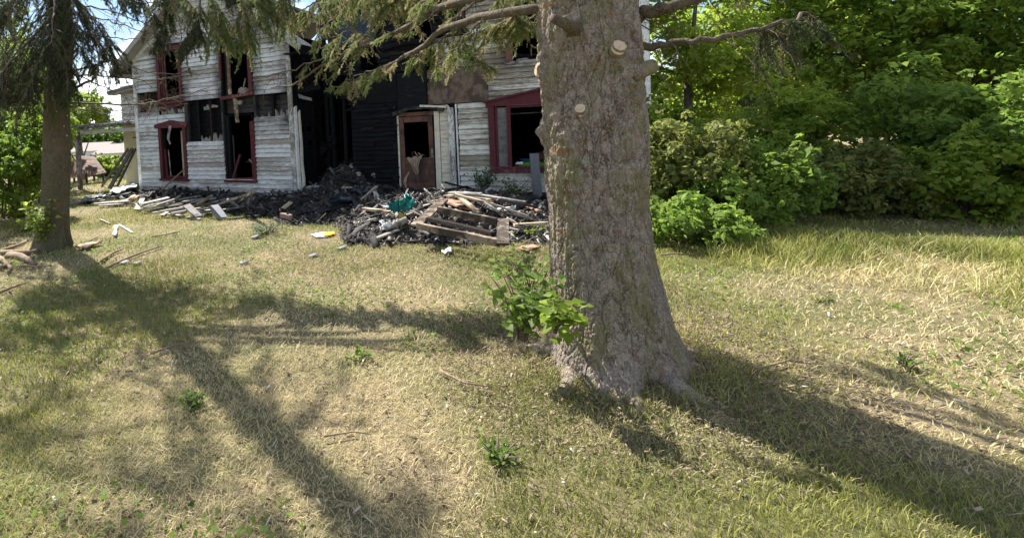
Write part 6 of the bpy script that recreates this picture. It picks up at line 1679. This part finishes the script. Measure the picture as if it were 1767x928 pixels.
stick([(260, 610), (300, 596), (345, 590)], .012, 'thin dead stick on the shaded foreground lawn to the left', r1=.004)
stick([(760, 640), (800, 660), (850, 668)], .010, 'thin dead stick on the foreground lawn left of the spruce roots', r1=.004)
stick([(560, 760), (610, 745), (640, 752)], .007, 'small twig in the nearest lawn at the centre bottom', r1=.003)
stick([(1300, 640), (1360, 622), (1400, 628)], .010, 'thin dead stick on the lawn right of the big spruce', r1=.004)
stick([(1140, 440), (1170, 437), (1200, 441)], .012, 'dead branch under the bushes right of the big trunk', r1=.006)

# the wooden frame thrown on the rubble heap
fz = 0.42
fr = root_at('pallet_frame', G(790, 390, fz), 'broken wooden frame with cross bars lying tilted on the rubble heap', 'wooden frame')
o_ = Vector(fr.location)
def fb(x0, y0, z0, x1, y1, z1, w, t, mt, nm):
    MB().beam(G(x0, y0, z0) - o_, G(x1, y1, z1) - o_, w, t, Vector((0, 0, 1)), 5, .004, 1, .02).build(nm, M[mt], fr)
fb(765, 345, .50, 718, 389, .34, .17, .035, 'oldtan', 'end_board')
fb(722, 390, .33, 868, 420, .30, .07, .09, 'oldtan', 'side_rail')
fb(738, 377, .40, 852, 404, .36, .09, .05, 'charbrown', 'cross_bar')
fb(757, 362, .50, 858, 383, .44, .06, .10, 'oldtan', 'side_rail')
fb(868, 379, .45, 868, 421, .31, .15, .035, 'oldtan', 'end_board')
B('board', 772, 338, 845, 346, .10, .03, 'tanwood', 'bare tan board at the top of the rubble heap, lowest of the crossing ones', z0=.14, z1=.2)
B('board', 775, 333, 830, 334, .07, .03, 'palewood', 'pale lath lying level at the back of the rubble heap', z0=.28, z1=.28)
B('board', 786, 336, 850, 352, .08, .035, 'tanwood', 'tan batten slanting down to the right over the heap top', z0=.32, z1=.2)
B('board', 794, 342, 820, 362, .09, .03, 'tanwood', 'short tan board pointing down at the wooden frame', z0=.28, z1=.2)
B('board', 835, 350, 858, 364, .11, .03, 'palewood', 'short cream board on the right half of the heap top', z0=.22, z1=.16)
B('board', 770, 346, 800, 356, .24, .03, 'rustwood', 'orange scorched panel behind the wooden frame', z0=.14, z1=.15)
B('board', 795, 356, 822, 363, .13, .03, 'rustwood', 'orange brown slat at the upper bar of the wooden frame', z0=.14, z1=.12)
B('board', 848, 352, 912, 374, .10, .03, 'palewood', 'long cream board running down to the right towards the big trunk', z0=.2, z1=.12)
B('board', 800, 334, 905, 350, .12, .05, 'graywood', 'long grey beam behind the tan boards on the heap', z0=.25, z1=.2)
B('board', 875, 377, 890, 386, .08, .03, 'tanwood', 'little tan board at the right corner of the wooden frame', z0=.12, z1=.06)
B('board', 886, 389, 947, 387, .06, .05, 'tanwood', 'round tan rail running behind the big trunk', z0=.08, z1=.1)
B('board', 858, 345, 925, 358, .10, .04, 'darkwood', 'dark board under the bramble at the back right of the heap', z0=.2, z1=.12)
B('board', 900, 432, 925, 424, .20, .03, 'rustwood', 'orange bark slab beside the leaves at the big trunk', z0=.03, z1=.05)
B('board', 770, 327, 808, 322, .10, .03, 'char', 'charred board on the ground below the cream pilaster', z0=.1, z1=.15)
B('board', 766, 315, 810, 326, .05, .03, 'char', 'thin charred stick pointing up at the pilaster foot', z0=.4, z1=.1)
B('board', 932, 318, 926, 275, .14, .03, 'slate', 'dark board leaning upright against the big window beside the trunk', z0=.05, z1=.9, onsurf=False) if False else None
pp = hw(OB + 2.93, YB - .35, 0.0)
o = MB().beam(Vector((0, 0, 0)), HI * .2 + Vector((-.08, 0, 1.05)), .20, .03, Vector((0, -1, 0)), 4, .004).build('board', M['slate'], None, recenter=False); o.location = pp
tag(o, 'dark slate coloured board leaning upright against the big window beside the trunk', 'board')
SCRAP_L = ['tan scrap at the very top middle of the rubble heap', 'pale scrap left of the upper bar of the wooden frame', 'grey scrap lying inside the wooden frame', 'brown scrap near the cream board at the heap top', 'tan scrap near the left top of the heap beside the teal plastic', 'pale scrap at the upper right corner of the wooden frame', 'grey scrap pointing down right beyond the wooden frame', 'brown scrap below the long cream board near the trunk', 'tan scrap at the back right of the heap', 'pale scrap left of the left corner of the wooden frame', 'grey scrap under the round tan rail', 'brown scrap beside the long grey beam at the back']
loose = [(780, 352, 800, 349), (730, 357, 752, 350), (800, 370, 825, 366), (815, 347, 850, 349), (742, 349, 764, 344), (858, 362, 880, 358), (888, 368, 915, 378), (900, 352, 930, 364), (870, 352, 900, 349), (700, 372, 716, 366), (880, 395, 905, 401), (820, 340, 858, 338)]
for k, (a, b, c, d_) in enumerate(loose):
    B('board', a, b, c, d_, random.uniform(.04, .11), .025, ('tanwood', 'palewood', 'graywood', 'rustwood')[k % 4], SCRAP_L[k], group='board scraps on the rubble heap', z0=random.uniform(.03, .14), z1=random.uniform(.03, .16))

# pipe, foam, tub
pc = hit(690, 385, .04)
pi_ = root_at('broken_pipe', pc, 'short grey pipe piece with a ribbed collar in the ash beside the frame', 'pipe')
A, B2 = hit(664, 396, .05) - pc, hit(702, 380, .12) - pc
MB().tube([A, A.lerp(B2, .5), B2], [.04, .055, .06], 14).build('pipe_body', M['plaster'], pi_, True)
for f in (.45, .6): MB().tube([A.lerp(B2, f), A.lerp(B2, f + .06)], [.08, .08], 14).build('collar', M['graywood'], pi_, True)
o = MB().lump((0, 0, .05), .06, j=.3, sq=(1, .8, 1.3)).build('foam_lump', M['ochre'], None, True); o.location = hit(693, 384, .0); tag(o, 'yellowish foam lump standing behind the broken pipe', 'foam')
tl = gp(0, 366)
tub = root_at('black_tub', tl, 'round black plastic tub lying at the left picture edge', 'tub')
n_ = 26
for nm, ro, ri, z0, z1 in (('tub_wall', .42, .38, .02, .20), ('rim', .46, .38, .20, .235)):
    V = [(cos(2 * pi * k / n_) * r, sin(2 * pi * k / n_) * r, z) for (r, z) in ((ro, z0), (ro, z1), (ri, z1), (ri, z0)) for k in range(n_)]
    F = [(a * n_ + k, a * n_ + (k + 1) % n_, ((a + 1) % 4) * n_ + (k + 1) % n_, ((a + 1) % 4) * n_ + k) for a in range(4) for k in range(n_)]
    m_ = MB(); m_.add(V, F); m_.build(nm, M['blackplastic'], tub, True)
MB().tube([(0, 0, .0), (0, 0, .03)], [.42, .42], n_).build('tub_floor', M['blackplastic'], tub)
blk = MB().lump((0, 0, 0), .09, j=.2, sq=(1, 1, .8)).build('stone', M['stone'], None, True); blk.location = gp(121, 332) + Vector((0, 0, .08)); tag(blk, 'grey stone block right of the slimmer spruce trunk, before the porch post', 'stone')

# things inside the big window
wr = hw(W_BIG[0] + .55, YB + .25, .8)
def inside(name, u, y, z, r, sq, mt, label, cat):
    o = MB().lump((0, 0, 0), r, j=.3, sq=sq).build(name, M[mt], None, True, recenter=False); o.location = hw(u, y, z); o.rotation_euler.z = -HB; return tag(o, label, cat)
inside('green_cloth', W_BIG[0] + .95, YB + .12, .76, .32, (1.1, .25, .22), 'green', 'bright green cloth lying along the sill inside the big window', 'cloth')
inside('cardboard_box', W_BIG[0] + 1.15, YB + .95, .86, .30, (1.3, .6, .5), 'orange', 'orange brown crumpled cardboard heap inside the big window', 'cardboard')
inside('blue_scrap', W_BIG[0] + .72, YB + .45, .84, .09, (1.5, .8, .5), 'bluebits', 'blue plastic scrap at the left inside the big window', 'plastic')
inside('white_scrap', W_BIG[0] + .66, YB + .14, .80, .09, (1.5, .6, .4), 'white', 'pale scrap on the sill left of the green cloth', 'scrap')
# pale scraps in the dark porch and black lumps
for k, (x, y, r, mt, lb) in enumerate(((537, 237, .10, 'cloth', 'pale torn scrap hanging in the dark porch opening'), (540, 262, .09, 'cloth', 'lower pale scrap hanging in the dark porch opening'), (619, 298, .09, 'plaster', 'white cup like scrap on top of the ash in the porch'), (605, 288, .06, 'plaster', 'small white flake at the back of the porch ash'), (645, 303, .06, 'graywood', 'grey chip against the charred wall left of the door'), (565, 282, .12, 'charbrown', 'burnt furniture lump inside the porch'))):
    u, z = hpl(x, y, YB + (.15 if y < 270 or k == 5 else -.25)); yy = YB + (.15 if y < 270 or k == 5 else -.25)
    mb = MB()
    for q in range(4): mb.shard((random.uniform(-r, r) * .6, 0, random.uniform(-r, r) * .7), r * .55, random.uniform(-.04, 0), random.uniform(.01, .05))
    o = mb.build('burnt_scrap', M[mt], None, False, recenter=False); o.location = hw(u, yy, z); tag(o, lb, 'scrap')
rags = [(588, 345, .2, 'tarp', 'dark blue rag lump on the ash before the porch'), (618, 330, .14, 'tarp', 'bluish bag on the crest of the ash heap'), (600, 325, .12, 'plaster', 'grey crumpled rag at the left of the ash crest'), (553, 362, .18, 'darkwood', 'striped grey rag lump in the middle of the black ash'), (668, 358, .08, 'white', 'white crumpled bag left of the teal bin')]
for (x, y, r, mt, lb) in rags:
    o = MB().lump((0, 0, 0), r, j=.55, sq=(1.5, 1.0, .35)).build('rag', M[mt], None, False, recenter=False); o.location = hit(x, y, .05); tag(o, lb, 'rag')

# ------------------------------------------------------------------ small plants
def plant(name, pos, label, cat, stems, h, spread, leaf, nleaf, mat, lean=0.3, tint=.5, drape=None):
    r = root_at(name, pos, label, cat)
    w = MB(); P = []; 
    for k in range(stems):
        a = random.uniform(0, 2 * pi); e = Vector((cos(a) * spread * random.uniform(.3, 1), sin(a) * spread * random.uniform(.3, 1), h * random.uniform(.5, 1)))
        s0 = Vector((random.uniform(-.1, .1) * spread, random.uniform(-.1, .1) * spread, -.02)); m1 = s0.lerp(e, .5) + Vector((0, 0, h * .15))
        w.tube([s0, m1, e], [.006, .005, .002], 4)
        for q in range(nleaf):
            f = random.uniform(.2, 1); c = s0.lerp(m1, f * 2) if f < .5 else m1.lerp(e, f * 2 - 1)
            P.append(tuple(c + Vector((random.gauss(0, .04), random.gauss(0, .04), random.gauss(0, .03))) * (leaf / .06)))
    w.build('stems', M['twig'], r, True)
    P = np.array(P); n = len(P)
    # pointed, folded leaves
    dv = unit(rng.normal(0, 1, (n, 3)) * np.array([1, 1, .35])); up = unit(rng.normal(0, .35, (n, 3)) + np.array([0, -.35, 1.0]))
    sd_ = unit(np.cross(dv, up)); s = leaf * (.6 + .8 * rng.random(n))[:, None]
    V = np.stack([P, P + dv * s * .4 + sd_ * s * .38 + up * s * .06, P + dv * s - up * s * .15, P + dv * s * .4 - sd_ * s * .38 + up * s * .06, P + dv * s * .45 - up * s * .03], 1).reshape(-1, 3)
    i = np.arange(n) * 5; F = np.concatenate([np.stack([i, i + 1, i + 4], 1), np.stack([i + 1, i + 2, i + 4], 1), np.stack([i + 2, i + 3, i + 4], 1), np.stack([i + 3, i, i + 4], 1)])
    o = npmesh('leaves', V, F, M[mat], r, {'tint': np.repeat(np.clip(rng.normal(tint, .22, n), 0, 1), 5)}); tag(o, kind='stuff')
    return r
plant('ivy', dp(905, 3.5) + Vector((-.05, 0, .3)), 'broad leafed vine seedling at the left foot of the big spruce', 'plant', 24, .5, .30, .062, 13, 'leaf_mid', tint=.4)
plant('ivy', dp(950, 3.15) + Vector((0, 0, .5)), 'bright large leaves growing just in front of the big trunk', 'plant', 12, .2, .16, .075, 8, 'leaf_bright', tint=.4)
plant('ivy', dp(905, 5.2), 'shaded weeds behind the broad leafed vine beside the rubble heap', 'plant', 14, .5, .5, .07, 14, 'leaf_mid', tint=.35)
plant('creeper', Vector((lx0 + .05, ly0 - .26, .05)), 'leafy creeper climbing the foot of the slimmer spruce', 'plant', 22, .85, .26, .085, 16, 'leaf_bright', tint=.45)
plant('creeper', Vector((lx0 - .24, ly0 - .1, .45)), 'small bright sprout at the left side of the slimmer spruce', 'plant', 8, .4, .18, .075, 8, 'leaf_bright', tint=.8)
plant('weed_clump', gp(47, 398), 'low green weed left of the slimmer spruce', 'plant', 10, .18, .25, .06, 10, 'leaf_bright', tint=.6)
plant('weed_clump', gp(195, 402), 'row of dark weeds by the bright white board', 'plant', 12, .12, .35, .045, 10, 'leaf_mid', tint=.3) if False else None
plant('weed_clump', gp(462, 404), 'feathery weed clump on the lawn edge before the black ash', 'plant', 22, .22, .42, .035, 24, 'leaf_grey', tint=.6)
plant('bramble', hw(OB + 1.75, YB - .35, 0), 'leafy weed growing below the burgundy window', 'plant', 26, .85, .42, .06, 22, 'leaf_grey', tint=.1)
plant('bramble', hw(OB + 2.5, YB - .8, 0), 'tangled bramble between the rubble heap and the big trunk', 'plant', 26, .55, .55, .05, 20, 'leaf_mid', tint=.2)
plant('weed_clump', gp(915, 408), 'pale green weeds in the rubble right of the wooden frame', 'plant', 16, .2, .35, .045, 14, 'leaf_bright', tint=.7)
for k, (x, y, lb) in enumerate(((1240, 470, 'small leafy weed on the lawn right of the big trunk'), (1420, 520, 'low weed patch on the right hand lawn'), (620, 620, 'little plantain weed on the foreground lawn'), (330, 700, 'low weed on the near lawn at the lower left'), (1560, 640, 'weed near the lower right of the lawn'), (860, 800, 'weed nearest the camera below the spruce roots'))):
    plant('weed_clump', gp(x, y), lb, 'plant', 5 + 3 * k, .04 + .02 * k, .09 + .03 * (k % 3), .022 + .006 * (k % 4), 7, 'leaf_mid', tint=.3 + .1 * (k % 3))
# dead twigs caught on the facade
def twigs(name, c, sx, sy, sz, n, label, cat='twigs'):
    m_ = MB()
    for k in range(n):
        p = Vector((random.uniform(-sx, sx), random.uniform(-sy, sy), random.uniform(-sz, sz))); d_ = Vector((random.gauss(0, 1), random.gauss(0, .4), random.gauss(0, .8))).normalized() * random.uniform(.15, .4)
        m_.tube([p, p + d_ * .5 + Vector((0, 0, .03)), p + d_], [.004, .003, .0015], 3, cap=False)
    o = m_.build(name, M['stick'], None, recenter=False); o.location = c; o.rotation_euler.z = -HB; return tag(o, label, cat)
twigs('dead_twigs', hw(-5.4, -.12, 2.85), .42, .06, .28, 70, 'tangle of brown dead twigs on the burnt band at the left of the gable wing')
twigs('dead_twigs', hw(-4.25, -.02, 3.0), .22, .08, .22, 60, 'tangle of pale dead twigs in the upper left window')
twigs('dead_twigs', hw(OB + 3.0, YB - 1.1, .55), .6, .3, .3, 70, 'dry bramble stems between the heap and the big trunk')
